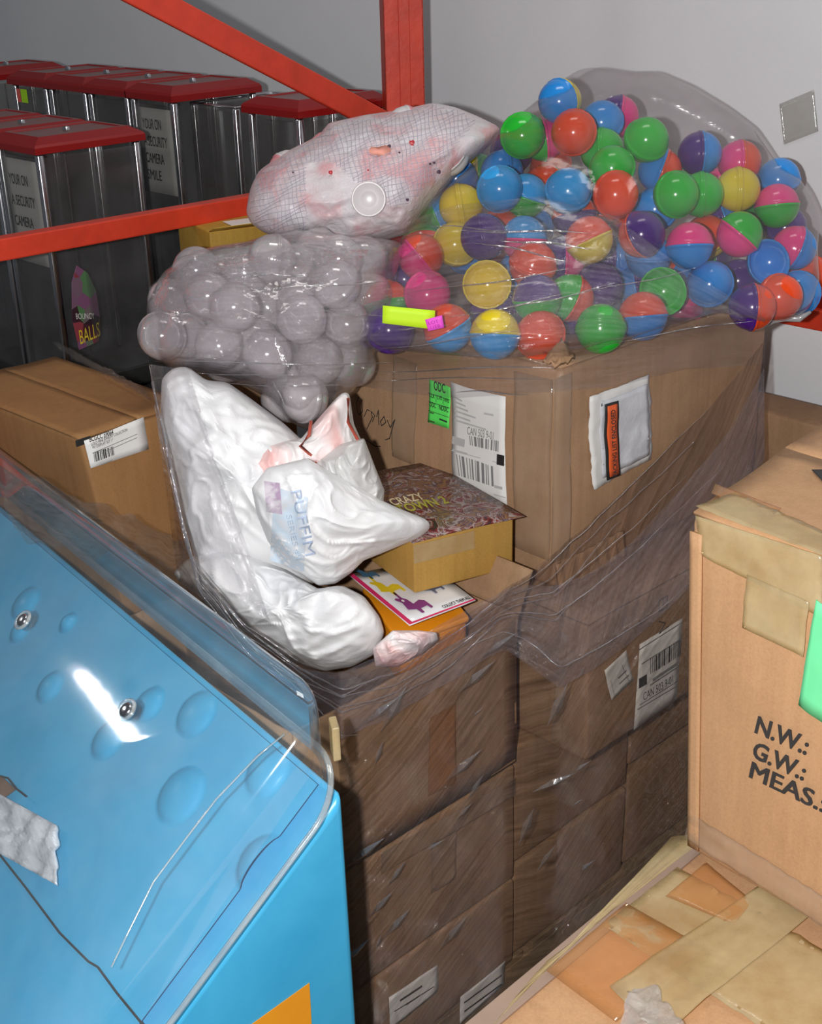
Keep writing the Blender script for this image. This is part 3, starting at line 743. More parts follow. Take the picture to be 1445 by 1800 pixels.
def beast(u0, v0, s_, mat, eye=True):
    body = [(.0, .1), (.05, .3), (-.04, .42), (.02, .46), (.1, .42), (.12, .62), (.17, .62), (.18, .42), (.25, .36), (.28, .2), (.5, .26), (.62, .2), (.64, -.02), (.56, -.04), (.54, .06), (.32, .04), (.30, -.08), (.22, -.08), (.2, .05)]
    flat([(u0 + a * s_ * .75, v0 + b * s_) for a, b in body], mat, 'animal_drawing', .0014)
    if eye:
        e = [(u0 + (.12 + .035 * cos(t)) * s_ * .75, v0 + (.34 + .035 * sin(t)) * s_) for t in [2 * pi * k / 10 for k in range(10)]]
        flat(e, M_GLOSSW, 'drawn_eye', .0018)
beast(.17, .14, .62, M_PUR); beast(.12, .52, .58, M_YEL, False); beast(.58, .36, .52, M_SLATE); beast(.12, .86, .4, plain('print_teal', (.05, .12, .2), .3), False)
tO = sp(.55, .04); tX = sp(.97, .04) - tO; tY = sp(.55, .2) - tO
text('COLLECT THEM ALL', tO, tX, tY, .014, sc_, M_INK, fit=tX.length, bold=.02)
# orange box below
zo = zs - .004
ob = [atz(640, 1040, zo - .03), atz(703, 1133, zo - .03), atz(822, 1088, zo - .03), atz(760, 1010, zo - .03)]
M_OR = plain('orange_plastic', (.88, .32, .012), .25, var=.04)
ot = thing('orange_tray', 'glossy orange plastic tray lying under the sticker sheet in the open carton', 'tray', ob[1])
a_, b_ = (ob[2] - ob[1]), (ob[0] - ob[1])
mesh('tray_body', rbox(ob[1] - Z * .09, a_, b_, Z * .09, .012, 3), M_OR, ot)
mesh('tray_rim', rbox(ob[1] - a_ * .02 - b_ * .02 - Z * .006, a_ * 1.04, b_ * 1.04, Z * .012, .005, 2), M_OR, ot)
mesh('tray_block', rbox(ob[1] + a_ * .3 + b_ * .3, a_ * .45, b_ * .5, Z * .024, .004, 2), M_OR, ot)

# ================================================================== WHITE BAGS
def bagmat(name, c1, c2, rough=.32, pat=4):
    m, nt, out = newmat(name); p = N(nt, 'ShaderNodeBsdfPrincipled'); p.inputs['Roughness'].default_value = rough
    p.inputs['Subsurface Weight'].default_value = 0
    v = mapping(nt); n1 = noise_t(nt, v, pat, 3, .5, .6)
    nt.links.new(ramp(nt, n1, [(.42, c1), (.6, c2)]), p.inputs['Base Color'])
    n2 = noise_t(nt, v, 34, 5, .6, 1.4); nt.links.new(bump(nt, n2, .22, .006), p.inputs['Normal'])
    nt.links.new(p.outputs[0], out.inputs[0]); return m
M_BAGW = bagmat('white_poly', (.88, .89, .91), (.92, .92, .93))
M_BAGP = bagmat('pink_white_poly', (.92, .89, .89), (.90, .50, .48), pat=7)
M_REDP = plain('red_edge', (.45, .08, .05), .4)
def bag(name, label, outline, D, T, mat, center=None, amp=.012, sc=9, part='bag_body', zmin=None, power=2.4):
    B = Bag(outline, D, T, center, zmin, power)
    q = atr(*B.c, B.D(*B.c)); t = thing(name, label, 'bag', q)
    g, uv = B.mesh(44, wrinkle(amp, sc)); mesh(part, g, mat, t, True, uv); return B, t
Bt, tW1 = bag('tall_white_bag', 'tall crumpled white plastic bag at the left of the stack, under the clear capsule bag',
    [(284, 665), (305, 646), (332, 644), (360, 668), (400, 672), (440, 700), (500, 745), (560, 800), (590, 860), (600, 940), (590, 1010), (540, 1030), (470, 1010), (400, 985), (345, 985), (318, 905), (300, 830), (282, 745)], lambda x, y: 2.16 - .0003 * (y - 800), .13, M_BAGW, (430, 850), .016, 8)
bag('pink_white_bag', 'white plastic bag with faded pink print, squeezed between the tall bag and the big box',
    [(425, 815), (470, 780), (530, 770), (560, 735), (600, 690), (614, 690), (622, 745), (640, 785), (664, 832), (650, 850), (600, 850), (540, 850), (480, 870), (430, 880), (416, 850)], lambda x, y: 2.10 + .0004 * (x - 500), .08, M_BAGP, (540, 810), .012, 13)
bag('rear_white_bag', 'small dull white bag bulging behind the printed flat bag, beside the gold box',
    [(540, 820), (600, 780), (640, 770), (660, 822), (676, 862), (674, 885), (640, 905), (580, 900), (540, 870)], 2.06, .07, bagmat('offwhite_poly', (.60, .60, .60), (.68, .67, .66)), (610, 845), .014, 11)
Bp, tW3 = bag('printed_white_bag', 'white plastic bag with faded blue PUFFIM lettering, its pointed corner over the gold box',
    [(442, 858), (470, 822), (540, 805), (575, 826), (625, 852), (668, 878), (700, 893), (755, 915), (756, 930), (738, 945), (690, 965), (640, 985), (616, 1008), (590, 1026), (560, 1030), (530, 1010), (500, 995), (470, 950), (452, 905)], lambda x, y: 1.99 + .0002 * (x - 560), .09, M_BAGW, (580, 918), .011, 8, power=1.7)
bag('low_white_bag', 'crumpled white bag lowest of the pile, behind the clear dome of the blue machine',
    [(303, 1010), (325, 985), (370, 965), (430, 975), (500, 1000), (560, 1035), (600, 1028), (640, 1048), (668, 1085), (676, 1112), (660, 1150), (620, 1172), (570, 1180), (500, 1160), (440, 1120), (370, 1070)], lambda x, y: 1.99 + .0005 * (560 - x), .11, M_BAGW, (490, 1070), .016, 8)
bag('small_pink_bag', 'small pink and white scrap of plastic bag inside the open carton near the orange tray',
    [(655, 1140), (690, 1108), (735, 1108), (768, 1112), (770, 1126), (740, 1150), (700, 1172), (660, 1172)], 1.90, .03, M_BAGP, (712, 1138), .006, 18)
# red-brown hems on the pink bag
B2 = Bag([(425, 815), (600, 690), (664, 832), (430, 880)], 2.05, .03)
for pts_ in ([(612, 700), (612, 742), (630, 775), (648, 810), (656, 828)], [(547, 740), (543, 765), (528, 784), (553, 806), (556, 818)]):
    mesh('red_hem', tube([atr(x, y, 2.03 + .0003 * (x - 540)) for x, y in pts_], .003, 6), M_REDP, bpy.data.objects['pink_white_bag'])
# lettering on the printed bag
M_FB = plain('faded_blue', (.50, .60, .78), .4, var=.1); M_PB = plain('pale_blue', (.60, .72, .86), .4, var=.1); M_PP = plain('faded_plum', (.52, .40, .55), .4, var=.2)
def bag_patch(B, x0, y0, ux, uy, vx, vy, nu, nv, off, name, mat, par):
    W = wrinkle(.011, 8)
    def g(u, v):
        x, y = x0 + ux * u + vx * v, y0 + uy * u + vy * v; p = B.front(x, y); p = p + W(p, B.k(x, y)); return p + (CAM - p).normalized() * off
    return mesh(name, grid(g, nu, nv)[0], mat, par)
M_PRINT = qmat('faded_blue_print', [(.35, (.72, .74, .78)), (.5, (.62, .74, .86)), (.65, (.74, .75, .8))], 12, .35)
bag_patch(Bp, 474, 985, 60, 20, 8, -130, 14, 20, .0012, 'blue_print', M_PRINT, tW3)
bag_patch(Bp, 468, 900, 28, 4, -4, -55, 8, 12, .002, 'plum_print', qmat('plum_print', [(.4, (.73, .68, .74)), (.6, (.50, .36, .52))], 16, .35), tW3)
def bag_text(B, s, x0, y0, x1, y1, hx, hy, mat, par, off=.0035):
    cu = bpy.data.curves.new('t', 'FONT'); cu.body = s; cu.resolution_u = 3
    o = bpy.data.objects.new('t', cu); COL.objects.link(o); dg = bpy.context.evaluated_depsgraph_get(); dg.update()
    me0 = bpy.data.meshes.new_from_object(o.evaluated_get(dg)); mx = max(v.co.x for v in me0.vertices); W = wrinkle(.011, 8); vs_ = []
    for v in me0.vertices:
        t, q = v.co.x / mx, v.co.y; x, y = x0 + (x1 - x0) * t + hx * q, y0 + (y1 - y0) * t + hy * q
        p = B.front(x, y); p = p + W(p, B.k(x, y)); vs_.append(p + (CAM - p).normalized() * off)
    fs = [tuple(p.vertices) for p in me0.polygons]
    bpy.data.objects.remove(o); bpy.data.curves.remove(cu); bpy.data.meshes.remove(me0)
    mesh('lettering', (vs_, fs), mat, par, False)
bag_text(Bp, 'PUFFIM', 510, 862, 537, 978, 26, -6, M_FB, tW3, .009)
bag_text(Bp, 'SERIES #1', 502, 905, 520, 985, 13, -3, M_PB, tW3, .008)

# ================================================================== CAPSULES
CR = .0435
def hemi(r, up=1, n=20, rings=7, lip=True, thick=.0014):
    """half capsule shell with wall thickness and lip"""
    vs_, fs = [], []; prof = []
    for j in range(rings + 1):
        a = pi / 2 * j / rings; prof.append((r * cos(a), r * sin(a)))
    if lip: prof = [(r * 1.0, -.0005), (r * 1.035, 0), (r * 1.035, .004), (r, .0045)] + prof[1:]
    inner = [((r - thick) * cos(pi / 2 * j / rings), (r - thick) * sin(pi / 2 * j / rings)) for j in range(rings, -1, -1)]
    prof = prof[:-1]; inner = inner[1:]
    for (a, z) in prof:
        for k in range(n): vs_.append(V((a * cos(2 * pi * k / n), a * sin(2 * pi * k / n), z * up)))
    t = len(vs_); vs_.append(V((0, 0, r * up))); m_ = len(prof)
    for j in range(m_ - 1):
        for k in range(n): fs.append((j * n + k, j * n + (k + 1) % n, (j + 1) * n + (k + 1) % n, (j + 1) * n + k))
    for k in range(n): fs.append(((m_ - 1) * n + k, (m_ - 1) * n + (k + 1) % n, t))
    b = len(vs_); vs_.append(V((0, 0, (r - thick) * up)))
    s = len(vs_)
    for (a, z) in inner:
        for k in range(n): vs_.append(V((a * cos(2 * pi * k / n), a * sin(2 * pi * k / n), z * up)))
    mi = len(inner)
    for k in range(n): fs.append((b, s + (k + 1) % n, s + k))
    for j in range(mi - 1):
        for k in range(n): fs.append((s + j * n + k, s + j * n + (k + 1) % n, s + (j + 1) * n + (k + 1) % n, s + (j + 1) * n + k))
    for k in range(n): fs.append((s + (mi - 1) * n + k, s + (mi - 1) * n + (k + 1) % n, (k + 1) % n, k))
    if up < 0: fs = [tuple(reversed(f)) for f in fs]
    return vs_, fs
COLS = {'R': (.90, .075, .012), 'B': (.02, .28, .80), 'G': (.02, .52, .035), 'Y': (.85, .66, .02), 'P': (.90, .05, .27), 'V': (.07, .012, .22), 'T': (.04, .38, .85)}
CNAME = {'R': 'orange', 'B': 'blue', 'G': 'green', 'Y': 'yellow', 'P': 'pink', 'V': 'purple', 'T': 'blue'}
CM = {k: plain('capsule_' + CNAME[k] + ('_light' if k == 'T' else ''), v, .18, var=.03, spec=.5) for k, v in COLS.items()}
HM = {}
for k in COLS:
    for up in (1, -1):
        me = bpy.data.meshes.new('half_shell'); v_, f_ = hemi(CR, up)
        me.from_pydata([tuple(p) for p in v_], [], f_); me.materials.append(CM[k]); me.polygons.foreach_set('use_smooth', [True] * len(f_)); HM[k, up] = me
def capsule(p, a, b, axis, label, group, r=1.0):
    """two half shells meeting at a seam; b None = an empty open half whose opening looks along axis"""
    t = thing('toy_capsule', label, 'capsule', p, group)
    t.rotation_mode = 'QUATERNION'; t.rotation_quaternion = axis.normalized().to_track_quat('Z', 'Y')
    if b is None:
        o = bpy.data.objects.new('half_shell', HM[a, -1]); COL.objects.link(o); o.parent = t
    else:
        for c_, up in ((a, 1), (b, -1)):
            o = bpy.data.objects.new('half_shell', HM[c_, up]); COL.objects.link(o); o.parent = t
            if a != b: o['label'] = CNAME[c_] + ' half shell'
    t.scale = (r, r, r)
    return t
OUT = [(643, 600), (648, 545), (672, 480), (700, 425), (760, 352), (830, 288), (880, 225), (930, 188), (975, 150), (1018, 122), (1045, 118), (1100, 126), (1150, 125), (1210, 150), (1275, 188), (1325, 225), (1365, 285), (1402, 308), (1424, 340), (1442, 385), (1437, 440), (1441, 500), (1422, 545), (1390, 562), (1345, 566), (1262, 548), (1180, 572), (1100, 596), (1000, 618), (880, 632), (760, 622), (680, 614)]
def Dcol(x, y):
    # middle surface of the sagging bag: follows the corner of the box below, leans back towards the top
    t = abs(x - 960) / 1000; base = 2.20 + (t * t * 1.1 if t < .3 else .099 + (t - .3) * .75)
    return base + .00105 * max(0, 615 - y) + .07 - .09 * max(0, min(1, (y - 500) / 90)) ** 1.3
BC = Bag(OUT, Dcol, .13, (1060, 400), None, 3.2, tb=.17)
caps = [  # x, y, colour of the upper half, of the lower half (None = empty half), direction of the upper half in the picture (degrees), turn towards the camera
 (740, 452, 'R', 'P', 40, .1), (800, 430, 'Y', 'Y', 180, 0), (850, 417, 'V', 'V', 10, .1), (810, 362, 'Y', 'Y', 10, .1), (770, 374, 'T', 'G', 20, .2), (878, 332, 'T', 'T', 90, 0), (924, 345, 'T', 'G', 70, .25),
 (921, 420, 'T', 'P', 88, .15), (999, 336, 'T', 'T', 90, 0), (1036, 422, 'R', 'Y', 115, .1), (751, 518, 'P', 'P', 0, 0), (856, 500, 'Y', None, 0, 1), (866, 545, 'V', 'V', 90, 0), (870, 588, 'Y', 'T', 88, .1),
 (787, 577, 'R', 'T', 120, .2), (684, 581, 'V', 'V', 0, 0), (680, 532, 'R', 'G', 100, 0), (711, 491, 'V', 'V', 0, 0), (944, 525, 'V', 'G', 95, .2), (1002, 524, 'G', 'R', 160, .2), (950, 590, 'R', 'R', 0, 0), (1000, 592, 'V', 'V', 0, 0),
 (915, 478, 'V', 'B', 30, 0), (1082, 342, 'R', 'R', 0, 0), (1076, 296, 'G', 'G', 0, 0), (1188, 342, 'G', 'G', 0, 0), (1232, 342, 'G', 'G', 0, .1), (1152, 368, 'B', 'B', 0, 0), (1297, 333, 'Y', 'Y', 0, .1), (1366, 362, 'P', 'G', 95, .1),
 (1212, 432, 'P', 'B', 92, .1), (1128, 412, 'V', 'R', 20, .5), (1140, 450, 'B', 'B', 90, .3), (1300, 412, 'G', 'P', 50, .2), (1352, 461, 'B', None, 0, .8), (1396, 436, 'P', 'B', 160, .1), (1248, 500, 'B', 'B', 90, 0), (1298, 494, 'V', 'V', 0, 0),
 (1166, 512, 'G', None, 20, .85), (1120, 505, 'V', 'B', 10, .2), (1130, 556, 'R', 'B', 95, .1), (1056, 578, 'G', 'G', 90, -.2), (1052, 505, 'V', 'V', 0, 0), (1370, 522, 'R', 'R', 0, 0), (1402, 516, 'B', 'B', 0, 0), (1416, 484, 'R', 'R', 0, 0),
 (1322, 540, 'R', 'V', 0, 0), (1196, 548, 'P', 'P', 0, 0), (984, 178, 'B', 'Y', 205, .45), (1009, 233, 'R', 'R', 0, 0), (955, 245, 'P', 'G', 10, 0), (918, 238, 'G', 'G', 0, 0), (899, 268, 'V', 'V', 0, 0), (968, 292, 'R', 'R', 110, .5),
 (1136, 246, 'G', 'G', 0, 0), (1058, 264, 'G', 'G', 0, .2), (1058, 215, 'B', 'B', 0, 0), (1086, 205, 'V', 'P', 170, 0), (802, 314, 'B', 'B', 0, 0), (838, 306, 'G', 'Y', 0, 0), (1160, 300, 'B', 'R', 160, 0), (1010, 380, 'R', 'V', 100, 0), (1380, 400, 'V', 'V', 0, 0),
 (1262, 385, 'B', 'V', 20, 0), (1250, 455, 'V', 'G', 0, 0), (1330, 385, 'G', 'G', 0, 0), (990, 455, 'P', 'V', 0, 0), (1078, 455, 'B', 'V', 0, 0), (1300, 285, 'R', 'P', 0, 0), (1230, 270, 'B', 'V', 0, 0), (690, 540, 'P', 'V', 0, 0)]
placed = []
mind = CR * 2.0
def settle(x, y, d0):
    D = BC.D(x, y) - BC.T * BC.h(BC.k(x, y)) + CR * 1.2 + .018 + d0
    def sunk(p):
        q = p - BIG; a_, b_ = q.dot(R46), q.dot(L46)
        return p.z < ZB + CR + .012 and a_ > -CR and b_ > -CR
    for _ in range(40):
        if not sunk(atr(x, y, D)): break
        D -= .008
    for _ in range(60):
        p = atr(x, y, D)
        if all((p - q).length > mind for q in placed): return p
        D += .006
    return None
WHERE = lambda x, y: ('near the left end of the bag' if x < 800 else 'left of the middle of the bag' if x < 930 else 'in the middle of the bag' if x < 1110 else 'right of the middle of the bag' if x < 1260 else 'near the right end of the bag') + (', high up' if y < 300 else ', at mid height' if y < 470 else ', low down')
seen = {}
GRP = 'coloured toy capsules in the big film bag'
def lab_for(a, b, x, y):
    if b is None: s = 'empty open %s capsule half' % CNAME[a]
    elif a == b or CNAME[a] == CNAME[b]: s = 'all-%s round toy capsule' % CNAME[a]
    else: s = '%s over %s two-tone toy capsule' % (CNAME[a], CNAME[b])
    l_ = s + ' ' + WHERE(x, y); seen[l_] = seen.get(l_, 0) + 1; return l_
allc = []
for (x, y, a, b, ang, tw) in caps:
    p = settle(x, y, 0)
    if p is None: continue
    if a == b and tw == 0: ang, tw = (x * 7 + y * 3) % 360, .72
    placed.append(p); ax = (RT * cos(radians(ang)) + UP * sin(radians(ang))) * (1 - abs(tw)) - FW * tw
    allc.append((p, a, b, ax, x, y))
rnd = random.Random(5)
ks = 'RBGYPVTRBVG'
tries = 0
while len(placed) < 165 and tries < 6000:
    tries += 1; x, y = rnd.uniform(660, 1430), rnd.uniform(240, 610)
    k = BC.k(x, y)
    if k > .93 or (x > 1090 and y < 300 + rnd.random() * 40) or y < 215: continue
    D = BC.D(x, y) - BC.T * BC.h(k) + CR * 1.2 + .03 + rnd.choice((.03, .06, .09, .14, .2, .26)) * rnd.random()
    p = atr(x, y, D)
    if p.z < ZB + CR + .004: continue
    q = p - BIG
    if D > BC.D(x, y) + .24 * BC.h(k) - CR or q.dot(R46) > .76: continue
    if any((p - q).length < mind for q in placed): continue
    placed.append(p); a = rnd.choice(ks); b = rnd.choice(ks) if rnd.random() < .6 else a
    allc.append((p, a, b, V((rnd.gauss(0, 1), rnd.gauss(0, 1), rnd.gauss(0, 1))), x, y))
used = {}
def uniq(base, p):
    x, y = px(p)
    return base
labs = [lab_for(a, b, *px(p)) for (p, a, b, ax, x, y) in allc]
groups = {}
for i, l_ in enumerate(labs): groups.setdefault(l_, []).append(i)
for l_, ids in groups.items():
    if len(ids) > 1:
        ids.sort(key=lambda i: px(allc[i][0])[0]); n = len(ids)
        for r_, i in enumerate(ids):
            # say which capsule it touches
            p = allc[i][0]; nb = sorted((j for j in range(len(allc)) if j != i), key=lambda j: (allc[j][0] - p).length)[0]
            X_, Y_ = px(p); x2, y2 = px(allc[nb][0]); a2, b2 = allc[nb][1], allc[nb][2]
            side = ('left of' if X_ < x2 else 'right of') if abs(X_ - x2) > abs(Y_ - y2) else ('above' if Y_ < y2 else 'below')
            nm = CNAME[a2] if (b2 is None or CNAME[a2] == CNAME[b2]) else CNAME[a2] + '-' + CNAME[b2]
            labs[i] = l_.split(' round')[0].split(' two-tone')[0] + ' capsule ' + side + ' a ' + nm + ' one, ' + WHERE(X_, Y_).replace(' of the bag', '').replace(',', '')
            labs[i] = labs[i].replace('capsule half capsule', 'capsule half')
for (p, a, b, ax, x, y), l_ in zip(allc, labs):
    capsule(p, a, b, ax, ' '.join(l_.split()[:16]), GRP)
bagthing = thing('capsule_bag', 'large smoky clear plastic bag full of coloured toy capsules on the big box', 'bag', atr(1060, 400, 2.6))
M_FBAG = film('bag_film', (.90, .885, .89), .02, (.62, .6, .63), .03, .16, (5, 14), .35, 10, .10, .006, .88)
def fold(p, k):
    q = p * 11; r = noise.noise(V((q.x + q.z, q.y, q.z * 2.4))) + .5 * noise.noise(q * 2.7)
    return (CAM - p).normalized() * (.012 * r)
g, uv = BC.mesh(26, fold); mesh('film_skin', g, M_FBAG, bagthing, True, uv)
# rolled film edge at the right foot of the bag
mesh('film_hem', tube([atr(x, y, 2.53) for x, y in ((1310, 572), (1335, 572), (1358, 560), (1380, 557), (1405, 560), (1425, 548))], [.003, .008, .010, .009, .007, .003], 8), film('hem_film', (.8, .8, .82), .45, (.75, .78, .8), .1, .2, (5, 20), .5, 20, .7), bagthing)
# neon stickers on the film
for (c_, ms, nm, lb, tx) in (([(672, 568), (763, 579), (765, 546), (673, 537)], (.62, .95, .02), 'neon_sticker', 'blank neon yellow sticker on the film over the purple capsule', None),
                             ([(753, 582), (781, 576), (777, 554), (747, 562)], (.92, .10, .72), 'lot_tag', 'small magenta lot tag overlapping the neon yellow sticker', 'LOT')):
    D0 = 2.155 if nm == 'neon_sticker' else 2.150
    qs = [atr(x, y, D0) for x, y in c_]; n = (CAM - qs[0]).normalized()
    t = thing(nm, lb, 'sticker', qs[0])
    mesh('paper', slab_grid(lambda u, v: lerp(lerp(qs[0], qs[1], u), lerp(qs[3], qs[2], u), v) + n * .002 * sin(3 * u), 6, 3, n, .0006), plain(nm + '_paper', ms, .6, var=.02), t)
    if tx:
        for s_, k in (('LOT', .52), ('11E8', .12)):
            text(s_, lerp(lerp(qs[0], qs[3], k), lerp(qs[1], qs[2], k), .12), qs[1] - qs[0], qs[3] - qs[0], .009, t, plain('tag_ink', (.45, .02, .35), .6), fit=.018, nudge=.002)

# ------------------------------------------------------------------ bag of clear capsules
OC = [(257, 590), (258, 535), (285, 480), (330, 445), (380, 432), (430, 425), (480, 410), (520, 402), (600, 412), (680, 420), (712, 428), (700, 470), (690, 520), (668, 590), (652, 640), (620, 690), (575, 725), (555, 750), (535, 755), (510, 742), (470, 700), (410, 668), (350, 652), (300, 645), (268, 625)]
BCl = Bag(OC, lambda x, y: 2.36 + .0006 * (620 - y), .22, (480, 560), None, 2.6)
cm_up = bpy.data.meshes.new('clear_half'); v_, f_ = hemi(CR, 1, 24, 8); cm_up.from_pydata([tuple(p) for p in v_], [], f_); cm_up.materials.append(M_CAPS); cm_up.polygons.foreach_set('use_smooth', [True] * len(f_))
cm_dn = bpy.data.meshes.new('clear_half'); v_, f_ = hemi(CR, -1, 24, 8); cm_dn.from_pydata([tuple(p) for p in v_], [], f_); cm_dn.materials.append(M_CAPS); cm_dn.polygons.foreach_set('use_smooth', [True] * len(f_))
cpos = []; rnd = random.Random(11)
seeds = [(411, 540, 0), (385, 608, 0), (535, 700, .0), (560, 635, 0), (285, 590, 0), (325, 590, 0), (478, 455, 0), (520, 470, 0), (300, 530, .02), (365, 520, .02), (450, 600, .01), (500, 640, .0), (530, 560, 0), (610, 570, 0), (620, 640, .02), (590, 500, 0), (650, 520, 0), (430, 480, .03), (470, 540, .0), (560, 440, .02), (640, 455, .02), (345, 475, .04)]
for (x, y, d) in seeds:
    D = BCl.D(x, y) - BCl.T * BCl.h(BCl.k(x, y)) + CR + .012 + d
    for _ in range(50):
        p = atr(x, y, D)
        if all((p - q).length > mind for q in cpos): cpos.append(p); break
        D += .006
tries = 0
while len(cpos) < 74 and tries < 5000:
    tries += 1; x, y = rnd.uniform(265, 700), rnd.uniform(415, 745); k = BCl.k(x, y)
    if k > .88: continue
    p = atr(x, y, BCl.D(x, y) - BCl.T * BCl.h(k) + CR + .012 + rnd.random() * .3)
    if all((p - q).length > mind for q in cpos) and k < .8 and (p - BIG).dot(R46) < -CR - .01: cpos.append(p)
for p in cpos:
    X_, Y_ = px(p); w1 = 'left' if X_ < 400 else 'middle' if X_ < 560 else 'right'; w2 = 'upper' if Y_ < 510 else 'lower' if Y_ > 600 else 'central'
    t = thing('clear_capsule', 'empty transparent toy capsule in the %s %s part of the clear bag' % (w2, w1), 'capsule', p, 'transparent capsules in the clear bag')
    t.rotation_mode = 'QUATERNION'; t.rotation_quaternion = V((rnd.gauss(0, 1), rnd.gauss(0, 1), rnd.gauss(0, 1))).normalized().to_track_quat('Z', 'Y')
    for me in (cm_up, cm_dn):
        o = bpy.data.objects.new('half_shell', me); COL.objects.link(o); o.parent = t
M_CB = film('clear_bag_film', (.97, .96, .97), .08, (.92, .88, .9), .035, .12, (6, 16), .6, 12, .16, .008, .95, 2.2)
cb_ = thing('clear_capsule_bag', 'clear plastic bag of transparent capsules hanging over the white bags', 'bag', atr(480, 560, 2.36))
g, uv = BCl.mesh(28, wrinkle(.005, 9)); mesh('film_skin', g, M_CB, cb_, True, uv)

# ------------------------------------------------------------------ pink net bag
ON = [(432, 372), (440, 330), (455, 300), (500, 268), (560, 238), (578, 216), (640, 202), (700, 194), (762, 180), (800, 188), (840, 204), (884, 226), (868, 250), (820, 290), (785, 330), (745, 378), (715, 412), (670, 424), (610, 432), (560, 416), (500, 420), (465, 410), (440, 392)]
BN = Bag(ON, lambda x, y: 2.62 + .0006 * (400 - y), .17, (640, 320), None, 2.4)
def milk():
    m, nt, out = newmat('milky_net_film'); v = mapping(nt)
    n1 = noise_t(nt, v, 13, 3, .5, .4); p = N(nt, 'ShaderNodeBsdfPrincipled'); p.inputs['Roughness'].default_value = .3
    nt.links.new(ramp(nt, n1, [(.38, (.90, .86, .90)), (.52, (.90, .76, .80)), (.62, (.92, .54, .57))]), p.inputs['Base Color'])
    nt.links.new(bump(nt, noise_t(nt, v, 40, 5, .6, 1.5), .4, .008), p.inputs['Normal'])
    tr = N(nt, 'ShaderNodeBsdfTransparent'); mx = N(nt, 'ShaderNodeMixShader'); mx.inputs[0].default_value = .8
    nt.links.new(tr.outputs[0], mx.inputs[1]); nt.links.new(p.outputs[0], mx.inputs[2]); nt.links.new(mx.outputs[0], out.inputs[0]); return m
nb = thing('net_bag', 'milky pink-white bag in fine netting, above the clear capsule bag', 'bag', atr(640, 320, 2.62))
npos = []; rnd = random.Random(3); tries = 0
while len(npos) < 42 and tries < 4000:
    tries += 1; x, y = rnd.uniform(440, 870), rnd.uniform(190, 425); k = BN.k(x, y)
    if k > .74: continue
    p = atr(x, y, BN.D(x, y) - BN.T * BN.h(k) + CR + .012 + rnd.random() * .12)
    if all((p - q).length > mind for q in npos) and all((p - q).length > mind for q in placed) and all((p - q).length > mind for q in cpos): npos.append(p)
def lump(p, k):
    d = 0
    for q in npos:
        dd = (p - q).length
        if dd < .085: d = max(d, (1 - (dd / .085) ** 2))
    return (CAM - p).normalized() * (.030 * d * (1 - k ** 4) - .012) + wrinkle(.006, 16)(p, k)
g, uv = BN.mesh(34, lump); mesh('film_skin', g, milk(), nb, True, uv)
me_p = {}
for nm, c_ in (('pink', (.80, .33, .36)), ('white', (.78, .76, .78))):
    for up in (1, -1):
        me = bpy.data.meshes.new('half_shell'); v_, f_ = hemi(CR, up, 18, 6); me.from_pydata([tuple(p) for p in v_], [], f_); me.materials.append(plain('capsule_pale_' + nm, c_, .3, var=.03)); me.polygons.foreach_set('use_smooth', [True] * len(f_)); me_p[nm, up] = me
for i, p in enumerate(npos):
    t = thing('pale_capsule', 'pink and white capsule veiled by milky film inside the net bag', 'capsule', p, 'pale capsules in the net bag')
    t.rotation_mode = 'QUATERNION'; t.rotation_quaternion = V((rnd.gauss(0, 1), rnd.gauss(0, 1), rnd.gauss(0, 1))).normalized().to_track_quat('Z', 'Y')
    for nm, up in ((('pink', 1), ('white', -1))):
        o = bpy.data.objects.new('half_shell', me_p[nm, up]); COL.objects.link(o); o.parent = t
# netting: real threads over the skin
ps = []
def netp(x, y, off=.004):
    p = BN.front(x, y); p = p + lump(p, BN.k(x, y)); return p + (CAM - p).normalized() * off
def thread(pts_):
    run = []
    for x, y in pts_:
        if BN.k(x, y) < .985 and (y < 345 - .28 * (x - 560) + 60 * sin(x * .02) or x < 540): run.append(netp(x, y))
        else:
            if len(run) > 2: ps.append(tube(run, .0006, 3))
            run = []
    if len(run) > 2: ps.append(tube(run, .0006, 3))
for k in range(-30, 90): thread([(430 + t * 9 , 130 + k * 8 - t * 3.2 + 3 * sin(t * .7 + k)) for t in range(52)])
for k in range(0, 58): thread([(425 + k * 8.5 + t * 1.6 + 2 * sin(t * .8 + k), 175 + t * 9) for t in range(30)])
mesh('netting', join(*ps), plain('net_thread', (.50, .48, .56), .6), nb, False, kind='stuff')
cpx = netp(648, 350, .014); n = (CAM - cpx).normalized(); s1 = n.cross(Z).normalized(); s2 = s1.cross(n)
vs_, fs = [], []
for j, (r_, h_) in enumerate(((.033, -.006), (.033, .0), (.0315, .002), (.029, .0), (.016, .002), (.014, .001))):
    for k in range(28): vs_.append(cpx + s1 * r_ * cos(2 * pi * k / 28) + s2 * r_ * sin(2 * pi * k / 28) + n * h_)
for j in range(5):
    for k in range(28): fs.append((j * 28 + k, j * 28 + (k + 1) % 28, j * 28 + 28 + (k + 1) % 28, j * 28 + 28 + k))
fs.append(tuple(140 + k for k in range(28)))
mesh('end_disc', (vs_, fs), plain('disc_white', (.72, .68, .69), .3, var=.06), nb, True, label='round off-white disc pressed against the film')
def blob(x, y, r_, mat, nm, par=nb, asp=1.0, off=.006):
    c = netp(x, y, off); vs_, fs = [c + n * .002], []
    for k in range(9): vs_.append(c + s1 * r_ * cos(2 * pi * k / 9) + s2 * r_ * asp * sin(2 * pi * k / 9) * (1 + .3 * sin(k * 2.3)))
    for k in range(9): fs.append((0, 1 + k, 1 + (k + 1) % 9))
    return mesh(nm, (vs_, fs), mat, par, True)
